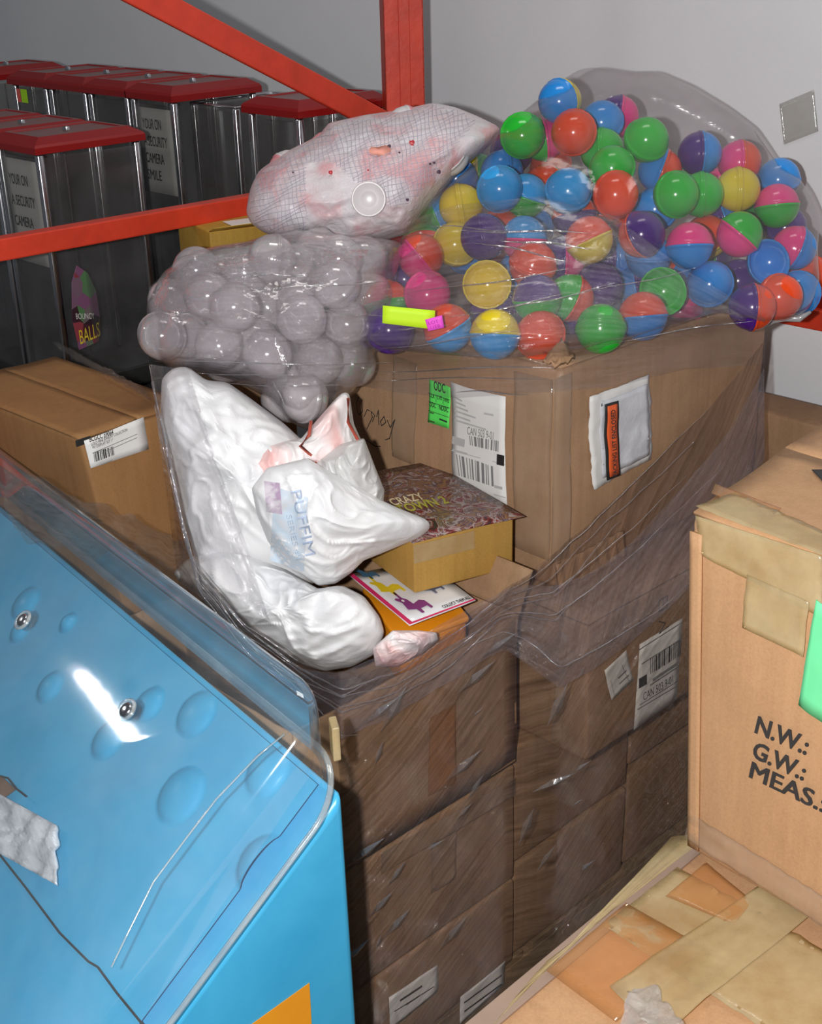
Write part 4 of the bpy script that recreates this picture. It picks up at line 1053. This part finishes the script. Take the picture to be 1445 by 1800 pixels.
M_RD = plain('red_speck', (.55, .02, .03), .4); M_DK = plain('dark_speck', (.06, .02, .05), .5)
for (x, y, r_, m_) in ((724, 251, .0055, M_RD), (581, 303, .004, M_RD), (684, 257, .0035, M_DK), (771, 302, .004, M_DK), (756, 288, .0022, M_DK), (763, 286, .0022, M_DK), (716, 351, .003, M_DK), (647, 299, .0018, M_RD), (515, 303, .0018, M_DK), (702, 268, .002, M_DK)):
    blob(x, y, r_, m_, 'speck')
blob(668, 265, .022, plain('foil_copper', (.30, .11, .08), .45, .3, var=.7), 'copper_foil_patch', asp=.45, off=.012)

# ------------------------------------------------------------------ yellow card box behind the clear bag
yb = atr(372, 455, 2.72); ya, yl = eR(62), eL(62)
yt = thing('yellow_card_box', 'yellow card box half hidden behind the clear capsule bag, below the red brace', 'box', yb)
M_YB = kraft('yellow_card', (.50, .30, .05), .15, False)
mesh('body', rbox(yb - Z * .1, ya * .16, yl * .2, Z * .155, .004), M_YB, yt)
mesh('flap', slab_grid(lambda u, v: yb + ya * (.16 * u) - yl * .03 * v + Z * (.057 + .012 * v), 4, 4, Z, .002), M_YB, yt)
mesh('paper_label', rbox(yb + ya * .06 + yl * .03 + Z * .056, ya * .06, yl * .05, Z * .001, .0003, 1), M_WHITE, yt, False)
Carton('support_carton', 'dark kraft carton behind the clear capsule bag, carrying the yellow card box and net bag', V((yb.x - .0, yb.y - .0, .004)), ya * .17, yl * .21, yb.z - .106, M_KRAFTD, flaps=False)

# ------------------------------------------------------------------ box with the barcode label, left
lb = atr(140, 775, 2.2); h59 = .38
lr, ll = eR(44), eL(44)
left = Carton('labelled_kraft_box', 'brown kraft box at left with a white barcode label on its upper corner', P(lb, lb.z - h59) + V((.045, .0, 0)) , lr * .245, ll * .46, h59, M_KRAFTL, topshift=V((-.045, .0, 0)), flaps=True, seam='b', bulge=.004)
lab = left.quad('barcode_label', 'A', [(158, 823), (261, 789), (252, 733), (147, 775)], M_WHITE, nu=6, nv=5)
left.barcode('A', [(164, 812), (200, 799), (197, 784), (162, 795)], M_INK, 20, parent=lab, seed=6)
O, xd, yd = left.frame('A', (155, 777), (197, 763), (154, 768)); text('BCGCC 59064', O, xd, yd, .013, lab, M_INK, fit=xd.length, bold=.02)
O, xd, yd = left.frame('A', (158, 784), (222, 757), (157, 778)); text('GOLD MINE JEWELRY COLLECTION', O, xd, yd, .0075, lab, M_INK, fit=xd.length)
O, xd, yd = left.frame('A', (160, 789), (197, 775), (159, 783)); text('W/ DISPLAY SET 1"', O, xd, yd, .0075, lab, M_INK, fit=xd.length)
left.lines('A', [(160, 796, 240, 762, 1.2), (176, 796, 240, 768, 1.2), (176, 816, 196, 808, 1.5)], M_GREY, 1, 'small_print', lab)
mesh('corner_hole', rbox(left.pt('A', .0, .975, .0) - lr * .008, lr * .03, ll * .003, Z * .012, .001, 1), M_BLACK, left.root, False)
Carton('kraft_carton', 'kraft carton low at left, under the box with the barcode label', P(lb, .004) + V((.03, .0, 0)), lr * .26, ll * .45, lb.z - h59 - .012, M_KRAFTL, flaps=False)
# crumpled wrap lying over the left boxes
M_CRW = film('crumpled_wrap', (.88, .86, .84), .02, (.6, .58, .55), .05, .08, (8, 30), 1.0, 30, .08, .012)
lw_ = thing('loose_film', 'crumpled see-through wrap dropped along the left kraft box', 'film', lb)
def cz(u, v):
    x = lerp(8, 330, u) ; y = lerp(880, 1010, u) + lerp(-60, 46, v)
    D = lerp(2.02, 2.04, u) - .03 * v
    p = atr(x, y, D); return p + noise.noise_vector(p * 30) * .016
g, uv = grid(cz, 70, 20); mesh('film_sheet', g, M_CRW, lw_, True, uv)
def cz2(u, v):
    a0, a1 = left.uv('T', 100, 622), left.uv('T', 262, 712)
    uu = lerp(a0[0], a1[0], u) + .06 * (v - .5); vv = lerp(a0[1], a1[1], u) + .10 * (v - .5)
    p = left.pt('T', uu, vv, .012); return p + Z * (.010 * abs(noise.noise(p * 45)) + .014 * (1 - abs(2 * v - 1)))
g, uv = grid(cz2, 40, 14); mesh('film_ridge', g, M_CRW, lw_, True, uv)

# ================================================================== BLUE MACHINE
MA = 54; mr, ml = eR(MA), eL(MA); MC = atr(592, 1385, 1.35)
SL, SW = .78, 1.2                                      # slope length and machine width
ang = radians(40); dn = (-mr * cos(ang) - Z * sin(ang)); nrm = (-mr * sin(ang) + Z * cos(ang))
def blue_mat():
    m, nt, out = newmat('blue_plastic'); p = N(nt, 'ShaderNodeBsdfPrincipled'); p.inputs['Roughness'].default_value = .35
    v = mapping(nt); nt.links.new(ramp(nt, noise_t(nt, v, 5, 5, .6, 1.2), [(.3, (.045, .37, .66)), (.7, (.065, .44, .74))]), p.inputs['Base Color'])
    nt.links.new(p.outputs[0], out.inputs[0]); return m
M_BLUE = blue_mat()
mach = thing('blue_prize_machine', 'sky-blue plastic prize machine with bumpy deck under a clear dome, lower left', 'machine', P(MC, 0))
def mp(u, v, h=0): return MC + ml * u + dn * v + nrm * h
# craters
crs = [(345, 1255, .034), (190, 1300, .030), (318, 1398, .040), (470, 1357, .034), (460, 1520, .038), (262, 1238, .026), (45, 1060, .030), (120, 1095, .016), (88, 1208, .026), (35, 1110, .02)]
cuv = []
for (x, y, r_) in crs:
    q = onp(x, y, MC, nrm) - MC; cuv.append((q.dot(ml), q.dot(dn), r_))
def deck(u, v):
    h = .0
    for (cu_, cv, r_) in cuv:
        d = hypot(u - cu_, v - cv)
        if d < r_: h += .011 * (1 - (d / r_) ** 2) ** .6
    return mp(u, v, h)
nu, nv = 300, 190
U0_, U1_, V0_, V1_ = .03, SW - .03, .012, SL - .03
vs_ = [deck(lerp(U0_, U1_, i / nu), lerp(V0_, V1_, j / nv)) for j in range(nv + 1) for i in range(nu + 1)]
fs = [(j * (nu + 1) + i, (j + 1) * (nu + 1) + i, (j + 1) * (nu + 1) + i + 1, j * (nu + 1) + i + 1) for j in range(nv) for i in range(nu)]
mesh('bumpy_deck', (vs_, fs), M_BLUE, mach)
# body: profile swept along the width
zb_ = -MC.z
prof = [(0, 0), (.0, -.02)]
bot = MC.z - .02
fv = SL * cos(ang); fz = SL * sin(ang)
body_prof = [V((0, 0, 0)), V((0, 0, 0))]
P0 = MC - nrm * .016; P1 = mp(0, SL) - nrm * .016
Pb0 = V((MC.x, MC.y, .02)) + mr * .02; Pb1 = V((P1.x, P1.y, .02)) + mr * .02
def side(off): return [P0 + ml * off, P1 + ml * off, Pb1 + ml * off, Pb0 + ml * off]
rr = .02
ring0 = side(0); n4 = 4
import bmesh
bm = bmesh.new()
va = [bm.verts.new(p - wloc(mach)) for p in side(.0)]; vb = [bm.verts.new(p - wloc(mach)) for p in side(SW)]
bm.faces.new(va); bm.faces.new(list(reversed(vb)))
for i in range(4): bm.faces.new((va[(i + 1) % 4], va[i], vb[i], vb[(i + 1) % 4]))
bmesh.ops.recalc_face_normals(bm, faces=bm.faces)
bmesh.ops.bevel(bm, geom=list(bm.edges), offset=.012, segments=3, affect='EDGES', profile=.5)
me = bpy.data.meshes.new('cabinet'); bm.to_mesh(me); bm.free(); me.materials.append(M_BLUE); me.polygons.foreach_set('use_smooth', [p.area < .05 for p in me.polygons])
o = bpy.data.objects.new('cabinet', me); COL.objects.link(o); o.parent = mach
# dome
def dome(u_in, t):
    pass
dome_H = .055; wallh = .095; rd = .065
def rrect(ins, h, n=10, rad=.075):
    pts_ = []; a0, a1, b0_, b1_ = -.004 + ins, SW + .004 - ins, -.012 + ins, SL + .004 - ins; rad = max(.006, rad - ins * .75)
    for (cx1, cy1, s0) in ((a1 - rad, b1_ - rad, 0), (a0 + rad, b1_ - rad, 1), (a0 + rad, b0_ + rad, 2), (a1 - rad, b0_ + rad, 3)):
        for k in range(n + 1):
            th = pi / 2 * (s0 + k / n); pts_.append(mp(cx1 + rad * cos(th), cy1 + rad * sin(th)) + Z * h)
    return pts_
rings = [(-.012, .0), (-.012, .005), (.0, .006), (.001, wallh)]
for k in range(1, 11):
    a = pi / 2 * k / 10; rings.append((.001 + rd * (1 - cos(a)), wallh + dome_H * sin(a)))
rings += [(.001 + rd + q, wallh + dome_H + .012 * (1 - (1 - q / .28) ** 2)) for q in (.03, .07, .12, .18, .24, .28)]
vs_, fs = [], []; L0 = None
for (ins, h_) in rings:
    r_ = rrect(ins, h_); L0 = len(r_); vs_ += r_
for j in range(len(rings) - 1):
    for k in range(L0): fs.append((j * L0 + k, j * L0 + (k + 1) % L0, (j + 1) * L0 + (k + 1) % L0, (j + 1) * L0 + k))
fs.append(tuple((len(rings) - 1) * L0 + k for k in range(L0)))
dm = mesh('clear_dome', (vs_, fs), M_DOME, mach)
mesh('dome_rim', tube(rrect(-.010, .004), .0042, 8, True), M_RIM, mach)
ht = (wallh + dome_H) * .766 + .005
def dtop(x, y, h=0.0): return onp(x, y, MC + nrm * (ht + h), nrm)
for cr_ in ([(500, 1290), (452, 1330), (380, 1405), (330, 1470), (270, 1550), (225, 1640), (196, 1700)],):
    mesh('dome_light_line', tube([dtop(*q, -.002) for q in cr_], .0013, 6), M_RIM, mach)  # pale tube drawn in place of a reflected light line on the dome
# unseen area light added so that its reflection streaks across the dome
ends = []
for (x, y) in ((188, 1150), (312, 1306)):
    q = dtop(x, y); d = (q - CAM).normalized(); r_ = d - nrm * (2 * d.dot(nrm)); ends.append(q + r_ * 3.6)
tl = bpy.data.lights.new('dome_streak_light', 'AREA'); tl.shape = 'RECTANGLE'; tl.size = (ends[1] - ends[0]).length; tl.size_y = .035; tl.energy = 5; tl.color = (1, .97, .92)
tlo = bpy.data.objects.new('dome_streak_light', tl); COL.objects.link(tlo); mid = (ends[0] + ends[1]) / 2; tlo.location = mid
zz = (mid - dtop(206, 1240)).normalized(); xx = (ends[1] - ends[0]).normalized(); yy = zz.cross(xx).normalized(); zz = xx.cross(yy)
tlo.rotation_euler = Matrix((xx, yy, zz)).transposed().to_euler()
# studs through the dome
for (x, y) in ((222, 1248), (40, 1090)):
    c = onp(x, y, MC + nrm * (ht + .006), nrm)
    f1, f2 = ml, dn
    pr = [(.0105, -.004), (.0105, .002), (.008, .004), (.003, .0045)]; vs_, fs = [], []
    for (a, h_) in pr:
        for k in range(20): vs_.append(c + f1 * a * cos(2 * pi * k / 20) + f2 * a * sin(2 * pi * k / 20) + nrm * h_)
    for j in range(3):
        for k in range(20): fs.append((j * 20 + k, j * 20 + (k + 1) % 20, j * 20 + 20 + (k + 1) % 20, j * 20 + 20 + k))
    fs.append(tuple(60 + k for k in range(20)))
    st = mesh('dome_screw', (vs_, fs), M_CHROME, mach)
    ringp = [c + f1 * .014 * cos(2 * pi * k / 24) + f2 * .014 * sin(2 * pi * k / 24) for k in range(24)]
    mesh('washer', tube(ringp, .003, 6, True), M_RIM, st)
# dark parting line across the deck and the crumpled prize under the dome at left
def dk(x, y, h=.003):
    return onp(x, y, MC + nrm * h, nrm)
mesh('parting_line', tube([dk(*q) for q in ((-30, 1455), (0, 1503), (45, 1560), (105, 1640), (155, 1690), (172, 1700), (205, 1745), (250, 1800), (300, 1860))], .0016, 6), M_BLACK, mach)
bkt = [dk(*q, .012) for q in ((583, 1338), (602, 1325), (600, 1275), (588, 1262))]
bp = atr(592, 1340, 1.42)
mesh('clear_bracket', rbox(bp + V((-.004, 0, 0)), V((.010, .004, 0)), V((-.006, .03, 0)), Z * .05, .002, 1), M_TAPE, mach, False)
# orange decal on the side of the machine
def sd(x, y, off=.0015): return onp(x, y, MC - ml * off, ml)
oq = [sd(450, 1801), (sd(549, 1830)), sd(545, 1728), sd(390, 1838)]
oq = [sd(380, 1846), sd(552, 1880), sd(544, 1728)]
mesh('orange_decal', (oq + [p + ml * .0008 for p in oq], [(0, 1, 2), (5, 4, 3), (0, 3, 4, 1), (1, 4, 5, 2), (2, 5, 3, 0)]), plain('decal_orange', (.85, .33, .02), .4, var=.04), mach, False)
# crumpled foil prize and tag under the dome
fb = Bag([(-40, 1380), (0, 1402), (30, 1400), (60, 1440), (95, 1500), (100, 1545), (60, 1530), (30, 1500), (0, 1490), (-40, 1500)], lambda x, y: 1.16, .02, (20, 1450))
ft = thing('silver_foil_pouch', 'crumpled silver-white pouch under the dome at the left edge', 'pouch', dk(20, 1450))
def fpl(u, v):
    x = lerp(-60, 100, u); y = lerp(1385, 1490, v) + (x + 20) * .55
    p = dk(x, y, .012); return p + nrm * (.010 * noise.noise(p * 40) + .006 * noise.noise(p * 90))
mesh('foil', slab_grid(fpl, 26, 16, nrm, .004), plain('silver_foil', (.75, .76, .8), .3, .3, var=.15, bumpy=.5), ft)
tg = thing('brown_tag', 'small brown card tag with black cord just above the silver pouch at the left edge', 'tag', dk(8, 1385))
tq = [dk(*q, .010) for q in ((-40, 1400), (0, 1408), (28, 1388), (5, 1366), (-40, 1350))]
mesh('card', (tq + [p + nrm * .0015 for p in tq], [(4, 3, 2, 1, 0), (5, 6, 7, 8, 9)] + [(i, (i + 1) % 5, 5 + (i + 1) % 5, 5 + i) for i in range(5)]), kraft('brown_tag', (.22, .12, .07), .2, False), tg, False)
mesh('cord', tube([dk(*q, .014) for q in ((0, 1364), (14, 1368), (28, 1386), (46, 1400))], .0015, 6), M_BLACK, tg)

# ================================================================== NEAR RIGHT BOXES
Nt = atr(1215, 905, 1.5); Nb = atr(1210, 1500, 1.5); rN, lN = eR(40), eL(50)
near = Carton('export_box', 'large tan kraft box at right with printed weight lines and green tape', Nb + Z * .006, rN * .52, lN * -.52, Nt.z - Nb.z - .006, M_KRAFTN, topshift=V((Nt.x - Nb.x, Nt.y - Nb.y, 0)), flaps=True, seam='b', bulge=.005, r=.012)
def nline(s_, p, q, up, sz):
    O, xd, yd = near.frame('B', p, q, up); xd.normalize(); yd.normalize()
    text(s_, O, xd, yd, sz, near.root, M_INK, bold=.022)
O, xd, yd = near.frame('B', (1328, 1283), (1424, 1326), (1334, 1258)); text('N.W.:', O, xd, yd, .037, near.root, M_INK, fit=xd.length * .95, bold=.03)
O, xd, yd = near.frame('B', (1325, 1327), (1418, 1370), (1331, 1302)); text('G.W.:', O, xd, yd, .037, near.root, M_INK, fit=xd.length * .97, bold=.03)
O, xd, yd = near.frame('B', (1318, 1362), (1450, 1424), (1324, 1337)); text('MEAS.:', O, xd, yd, .037, near.root, M_INK, fit=xd.length, bold=.03)
near.quad('packing_tape', 'B', [(1236, 975), (1447, 1085), (1447, 975), (1225, 905)], M_TAPE, off=.003, crinkle=.004, nu=16, nv=8)
near.quad('packing_tape', 'B', [(1310, 1100), (1415, 1152), (1425, 1055), (1316, 1008)], M_TAPE, off=.0045, crinkle=.004, nu=12, nv=8)
near.quad('packing_tape', 'T', [(1222, 906), (1462, 1000), (1500, 975), (1290, 880)], M_TAPE, off=.011, crinkle=.005, nu=16, nv=6)
near.quad('packing_tape', 'T', [(1250, 878), (1350, 925), (1372, 905), (1256, 862)], M_TAPEB, off=.009, crinkle=.001)
near.quad('green_tape', 'B', [(1407, 1235), (1470, 1282), (1470, 1070), (1438, 1050)], plain('mint_green_tape', (.16, .72, .34), .5, var=.05), off=.006, crinkle=.003)
near.quad('packing_tape', 'B', [(1205, 1470), (1470, 1640), (1470, 1585), (1215, 1425)], M_TAPEC, off=.003, crinkle=.006, nu=20, nv=6)
mesh('edge_fold', slab_grid(lambda u, v: near.P + near.c * (.02 + .94 * v) - lN * (.001 + .018 * u) - near.nrm('B') * -.004, 3, 20, near.nrm('B'), .003), M_KRAFTN, near.root)
near.quad('black_arrow', 'T', [(1425, 836), (1470, 836), (1470, 868), (1445, 858)], M_INK, off=.009)
# low wide box
Pl = Nb - rN * .0 - lN * .0
q1, q2 = atz(800, 1800, Nb.z), atz(1235, 1440, Nb.z); dl = (q2 - q1).normalized(); dw = V((dl.y, -dl.x, 0)); Pq = q1 - dl * .45; Pq.z = .01
low = Carton('taped_flat_box', 'wide kraft box covered in tan tape, under the export box at lower right', Pq, dl * 1.35, dw * .75, Nb.z - .014 - .01, M_KRAFTN, flaps=True, seam='a', bulge=.004, r=.01)
mesh('top_edge_strip', rbox(Pq + low.c + dw * .004 + Z * .0045, dl * 1.34, dw * .03, Z * .004, .001, 1), plain('dull_liner', (.30, .21, .16), .7, var=.1), low.root, False)
def lt(c_, m_, off, cr=.004, nu=18, nv=8): return low.quad('packing_tape', 'T', c_, m_, off=off, crinkle=cr, nu=nu, nv=nv)
lt([(850, 1830), (960, 1700), (1255, 1470), (1180, 1480)], M_TAPE, .0085)
lt([(1060, 1640), (1600, 1990), (1650, 1800), (1190, 1535)], M_TAPE, .0105, .006, 26, 12)
lt([(960, 1720), (1080, 1810), (1240, 1680), (1100, 1600)], M_TAPEB, .0125, .001)
lt([(1070, 1750), (1160, 1840), (1450, 1600), (1350, 1560)], M_TAPE, .0135, .006)
lt([(1170, 1590), (1290, 1640), (1320, 1600), (1240, 1530)], M_TAPEB, .0145, .001)
low.lines('T', [(1009, 1752, 1022, 1740, 3), (1016, 1742, 1024, 1737, 2), (1028, 1737, 1030, 1735, 2)], M_INK, 1, 'ink_specks')
crp = lambda u, v: (lambda p: p + noise.noise_vector(p * 60) * .010)(low.pt('T', *[lerp(lerp(low.uv('T', 1085, 1830)[k], low.uv('T', 1200, 1830)[k], u), lerp(low.uv('T', 1110, 1755)[k], low.uv('T', 1150, 1765)[k], u), v) for k in (0, 1)], .022))
g, uv = grid(crp, 24, 16); mesh('crumpled_tape', g, film('crumpled_tape', (.9, .9, .88), .15, (.75, .73, .7), .25, .12, (8, 20), .8, 40, .4, .01), low.root, True, uv)

# small wrapped carton in the gap at right
gq = atr(1345, 775, 2.62)
Carton('kraft_carton', 'dark film-wrapped carton in the gap between the big box and the export box', P(gq, .01) - L46 * .1 + R46 * .075, R46 * .12, L46 * .35, gq.z + .02, M_KRAFTD, flaps=False)

# ================================================================== STRETCH WRAP
M_WRAP = film('stretch_wrap', (.90, .86, .82), .01, (.42, .38, .42), .04, .055, (3.0, 110), 1.0, 30, .07, .012, .60)
M_WRAPC = film('stretch_wrap_clear', (.96, .95, .96), .0, (.75, .73, .78), .05, .12, (3.5, 90), 1.0, 14, .12, .012, .94)
wrap = thing('stretch_wrap', 'smoky streaked stretch wrap wound around the pallet of cartons and bags', 'film', P(cA, .05))
Fp = pB - L46 * .02                                 # outer front plane
def hullR(x, y, off=0): return onp(x, y, pA - L46 * (.018 + off), L46)
cornerL = cA - R46 * .02 - L46 * .018
def colm(tx, ty, D, hp): return (atr(tx, ty, D), V((hp.x, hp.y, min(.88, atr(tx, ty, D).z - .02))), V((hp.x, hp.y, .06)))
def hB(x, y): return onp(x, y, Fp, L46)
bf = lambda x, y: onp(x, y, BIG - L46 * .02, L46)
def colp(tp, hp): return (tp, V((hp.x, hp.y, min(.88, tp.z - .02))), V((hp.x, hp.y, .06)))
columns = [colm(tx, ty, D, atr(tx + 12, ty, D)) for tx, ty, D in ((262, 640, 2.10), (288, 760, 2.03), (318, 900, 1.97), (342, 990, 1.91), (430, 1092, 1.84), (520, 1160, 1.80))]
columns += [colp(hullR(600, 1192), hullR(600, 1260)), colp(hullR(700, 1168), hullR(700, 1220)), colp(hullR(800, 1105), hullR(800, 1170)), colp(hullR(872, 1048, .03), hullR(890, 1120, .02)),
            colp(bf(960, 985), hB(985, 1150)), colp(bf(1030, 925), hB(1060, 1110)), colp(bf(1110, 850), hB(1150, 1060)), colp(bf(1250, 712), hB(1290, 1000)), colp(bf(1343, 600), hB(1345, 960))]
def catmull(a, b, c, d, t): return .5 * ((2 * b) + (c - a) * t + (2 * a - 5 * b + 4 * c - d) * t * t + (-a + 3 * b - 3 * c + d) * t ** 3)
NC = len(columns)
def wr(u, v):
    f = u * (NC - 1); i = min(int(f), NC - 2); t = f - i
    cs = [columns[max(0, min(NC - 1, i + k))] for k in (-1, 0, 1, 2)]
    T, Hh, B_ = [catmull(cs[0][j], cs[1][j], cs[2][j], cs[3][j], t) if i > 12 else lerp(cs[1][j], cs[2][j], t) for j in range(3)]
    zs_ = lerp(T.z, B_.z, v)
    if zs_ > Hh.z: p = lerp(Hh, T, (zs_ - Hh.z) / max(1e-6, T.z - Hh.z))
    else: p = lerp(B_, Hh, (zs_ - B_.z) / (Hh.z - B_.z))
    n = (CAM - p); n.z = 0; n.normalize()
    q = V((u * 60, (v - u * .5) * 9, 3)); e = max(0, 1 - v * 5)
    d = .0045 * noise.noise(V((u * 9, (p.z + u * 1.2) * 26, 1))) + .003 * noise.noise(p * 55) + e * .006 * noise.noise(p * 18)
    return p + n * d + Z * (e * .005 * noise.noise(p * 16 + V((9, 0, 0))))
g, uv = grid(wr, 260, 110)
# streaks climb to the right like the winding of the film
uv = [(u * 2.6, v + u * 1.15) for u, v in uv]
mesh('lower_wrap', g, M_WRAP, wrap, True, uv)
# gathered rope-like top edge
M_GATH = film('gathered_film', (.93, .91, .92), .04, (.7, .66, .72), .12, .10, (20, 2), .7, 30, .16)
for q in range(6):
    a0, a1 = (0, .36 + .06 * q) if q % 2 == 0 else (.05 * q, .95 - .04 * q)
    pts_ = [wr(lerp(a0, a1, k / 90), .004 + .012 * q + .02 * noise.noise(V((k * .05, q * 3, 0)))) for k in range(91)]
    mesh('gathered_strand', tube([p + (CAM - p).normalized() * (.004 + .002 * q) + V((0, 0, .004 * sin(k * .11 + q))) for k, p in enumerate(pts_)], [.0008 + .0012 * abs(noise.noise(V((k * .08, q, 1)))) for k in range(91)], 6), M_GATH, wrap)
# second fold of wrap: the hazy belt below the gathered edge
def belt(u, v):
    uu = lerp(.30, 1, u); p = wr(uu, .02 + .13 * v + .05 * sin(uu * 9)); n = (CAM - p).normalized()
    return p + n * (.008 + .006 * noise.noise(p * 34) + .004 * noise.noise(p * 80))
g, uv = grid(belt, 170, 22); mesh('wrap_belt', g, film('belt_film', (.93, .91, .93), .02, (.55, .52, .60), .08, .07, (4, 22), 1.0, 48, .14, .014, .9), wrap, True, [(u * 3, v + u) for u, v in uv])
# upper band across both capsule bags
topb = [(262, 505), (340, 440), (480, 418), (620, 420), (700, 395), (800, 360), (950, 345), (1080, 380), (1200, 470), (1345, 560)]
botb = [(262, 640), (340, 655), (480, 690), (620, 676), (700, 690), (800, 700), (950, 690), (1080, 680), (1200, 650), (1345, 640)]
def ip(tab, x):
    for (x0, y0), (x1, y1) in zip(tab, tab[1:]):
        if x <= x1: return lerp(y0, y1, max(0, (x - x0) / (x1 - x0)))
    return tab[-1][1]
def bandD(x, y):
    c_ = []
    k = BCl.k(x, y)
    if k < 1.0: c_.append(BCl.D(x, y) - BCl.T * BCl.h(k))
    k = BC.k(x, y)
    if k < 1.0: c_.append(BC.D(x, y) - BC.T * BC.h(k))
    q = onp(x, y, BIG, L46) if x > 980 else onp(x, y, BIG, R46)
    if q.z < ZB and y > 560: c_.append(hypot(q.x, q.y))
    return min(c_) if c_ else 2.3
NU, NV = 120, 40
Dg = [[bandD(lerp(262, 1345, i / NU), lerp(ip(topb, lerp(262, 1345, i / NU)), ip(botb, lerp(262, 1345, i / NU)), j / NV)) for i in range(NU + 1)] for j in range(NV + 1)]
base_g = [r_[:] for r_ in Dg]
for _ in range(14):
    Dg = [[min(base_g[j][i], (Dg[j][max(0, i - 1)] + Dg[j][min(NU, i + 1)] + Dg[max(0, j - 1)][i] + Dg[min(NV, j + 1)][i]) / 4) for i in range(NU + 1)] for j in range(NV + 1)]
vs_, uvb = [], []
for j in range(NV + 1):
    for i in range(NU + 1):
        x = lerp(262, 1345, i / NU); y = lerp(ip(topb, x), ip(botb, x), j / NV)
        p = atr(x, y, Dg[j][i] - .016); p = p + (CAM - p).normalized() * (.004 * noise.noise(V((p.x * 6, p.z * 60, 0))))
        vs_.append(p); uvb.append((i / NU * 2.2, j / NV * .55 + i / NU * .05))
fs = [(j * (NU + 1) + i, j * (NU + 1) + i + 1, (j + 1) * (NU + 1) + i + 1, (j + 1) * (NU + 1) + i) for j in range(NV) for i in range(NU)]
mesh('upper_wrap', (vs_, fs), M_WRAPC, wrap, True, uvb)
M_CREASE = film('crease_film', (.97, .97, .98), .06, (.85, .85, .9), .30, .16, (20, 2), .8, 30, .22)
def bandp(x, y):
    fi = min(max((x - 262) / 1083 * NU, 0), NU - .001); yt_, yb_ = ip(topb, x), ip(botb, x); fj = min(max((y - yt_) / (yb_ - yt_) * NV, 0), NV - .001)
    return atr(x, y, Dg[int(fj)][int(fi)] - .022)
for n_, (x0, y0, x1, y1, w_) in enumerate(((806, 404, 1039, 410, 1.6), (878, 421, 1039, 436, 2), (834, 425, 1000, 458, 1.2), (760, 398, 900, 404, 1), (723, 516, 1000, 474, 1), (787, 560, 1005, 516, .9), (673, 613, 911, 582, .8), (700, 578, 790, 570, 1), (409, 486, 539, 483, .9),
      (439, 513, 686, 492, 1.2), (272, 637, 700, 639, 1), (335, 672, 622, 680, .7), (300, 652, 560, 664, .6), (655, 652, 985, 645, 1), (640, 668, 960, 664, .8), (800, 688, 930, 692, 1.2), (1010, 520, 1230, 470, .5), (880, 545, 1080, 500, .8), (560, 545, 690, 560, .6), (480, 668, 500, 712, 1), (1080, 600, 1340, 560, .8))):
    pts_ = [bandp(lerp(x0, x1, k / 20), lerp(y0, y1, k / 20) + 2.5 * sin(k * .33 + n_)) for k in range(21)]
    mesh('crease_glint', tube(pts_, [.0002 + .0011 * w_ * sin(pi * k / 20) for k in range(21)], 6), M_CREASE, wrap)  # pulled creases drawn as pale tubes along the film's glint streaks
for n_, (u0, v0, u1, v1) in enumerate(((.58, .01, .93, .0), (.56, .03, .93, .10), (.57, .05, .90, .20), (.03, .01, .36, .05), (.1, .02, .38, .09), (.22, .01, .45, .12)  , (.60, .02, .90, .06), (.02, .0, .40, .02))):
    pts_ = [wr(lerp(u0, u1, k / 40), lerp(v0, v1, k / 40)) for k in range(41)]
    mesh('crease_glint', tube([p + (CAM - p).normalized() * .006 for p in pts_], [.0002 + .0008 * abs(sin(pi * k / 40)) for k in range(41)], 6), M_CREASE, wrap)
# pinched folds that stand off the film
rnd = random.Random(21)
tris = []
for k in range(26):
    u0, v0 = rnd.uniform(.40, .80), rnd.uniform(.06, .7); p = wr(u0, v0); n = (CAM - p); n.z = 0; n.normalize(); sx = n.cross(Z)
    L_ = rnd.uniform(.012, .05); a_ = rnd.uniform(.5, 1.3); d_ = (sx * -cos(a_) + Z * sin(a_)); e_ = d_.cross(n)
    for q in (-1, 1):
        b0_ = p + n * .003; tip = p + n * (.003 + L_ * .16)
        tris.append(([b0_ - d_ * L_, b0_ + e_ * (q * L_ * .16), b0_ + d_ * L_, tip], [(0, 1, 3), (1, 2, 3)]))
mesh('pinched_folds', join(*tris), M_CREASE, wrap, False, kind='stuff')
# taut film side curtain beside the white bags
def curt(u, v):
    x0, y0 = lerp(262, 345, v) - 8 * u * 0, lerp(640, 1000, v)
    x = lerp(x0, lerp(330, 470, v), u); y = lerp(y0, lerp(650, 1090, v), u)
    D = lerp(2.12, 1.86, v) - .05 * sin(pi * u) ; p = atr(x, y, D)
    return p + (CAM - p).normalized() * (.006 * noise.noise(V((u * 14 - v * 6, v * 3, 5))))
g, uv = grid(curt, 30, 60); mesh('side_curtain', g, M_WRAPC, wrap, True, [(v * 2.5, u * .35 - v * .12) for u, v in uv])
print('objects', len(bpy.data.objects))
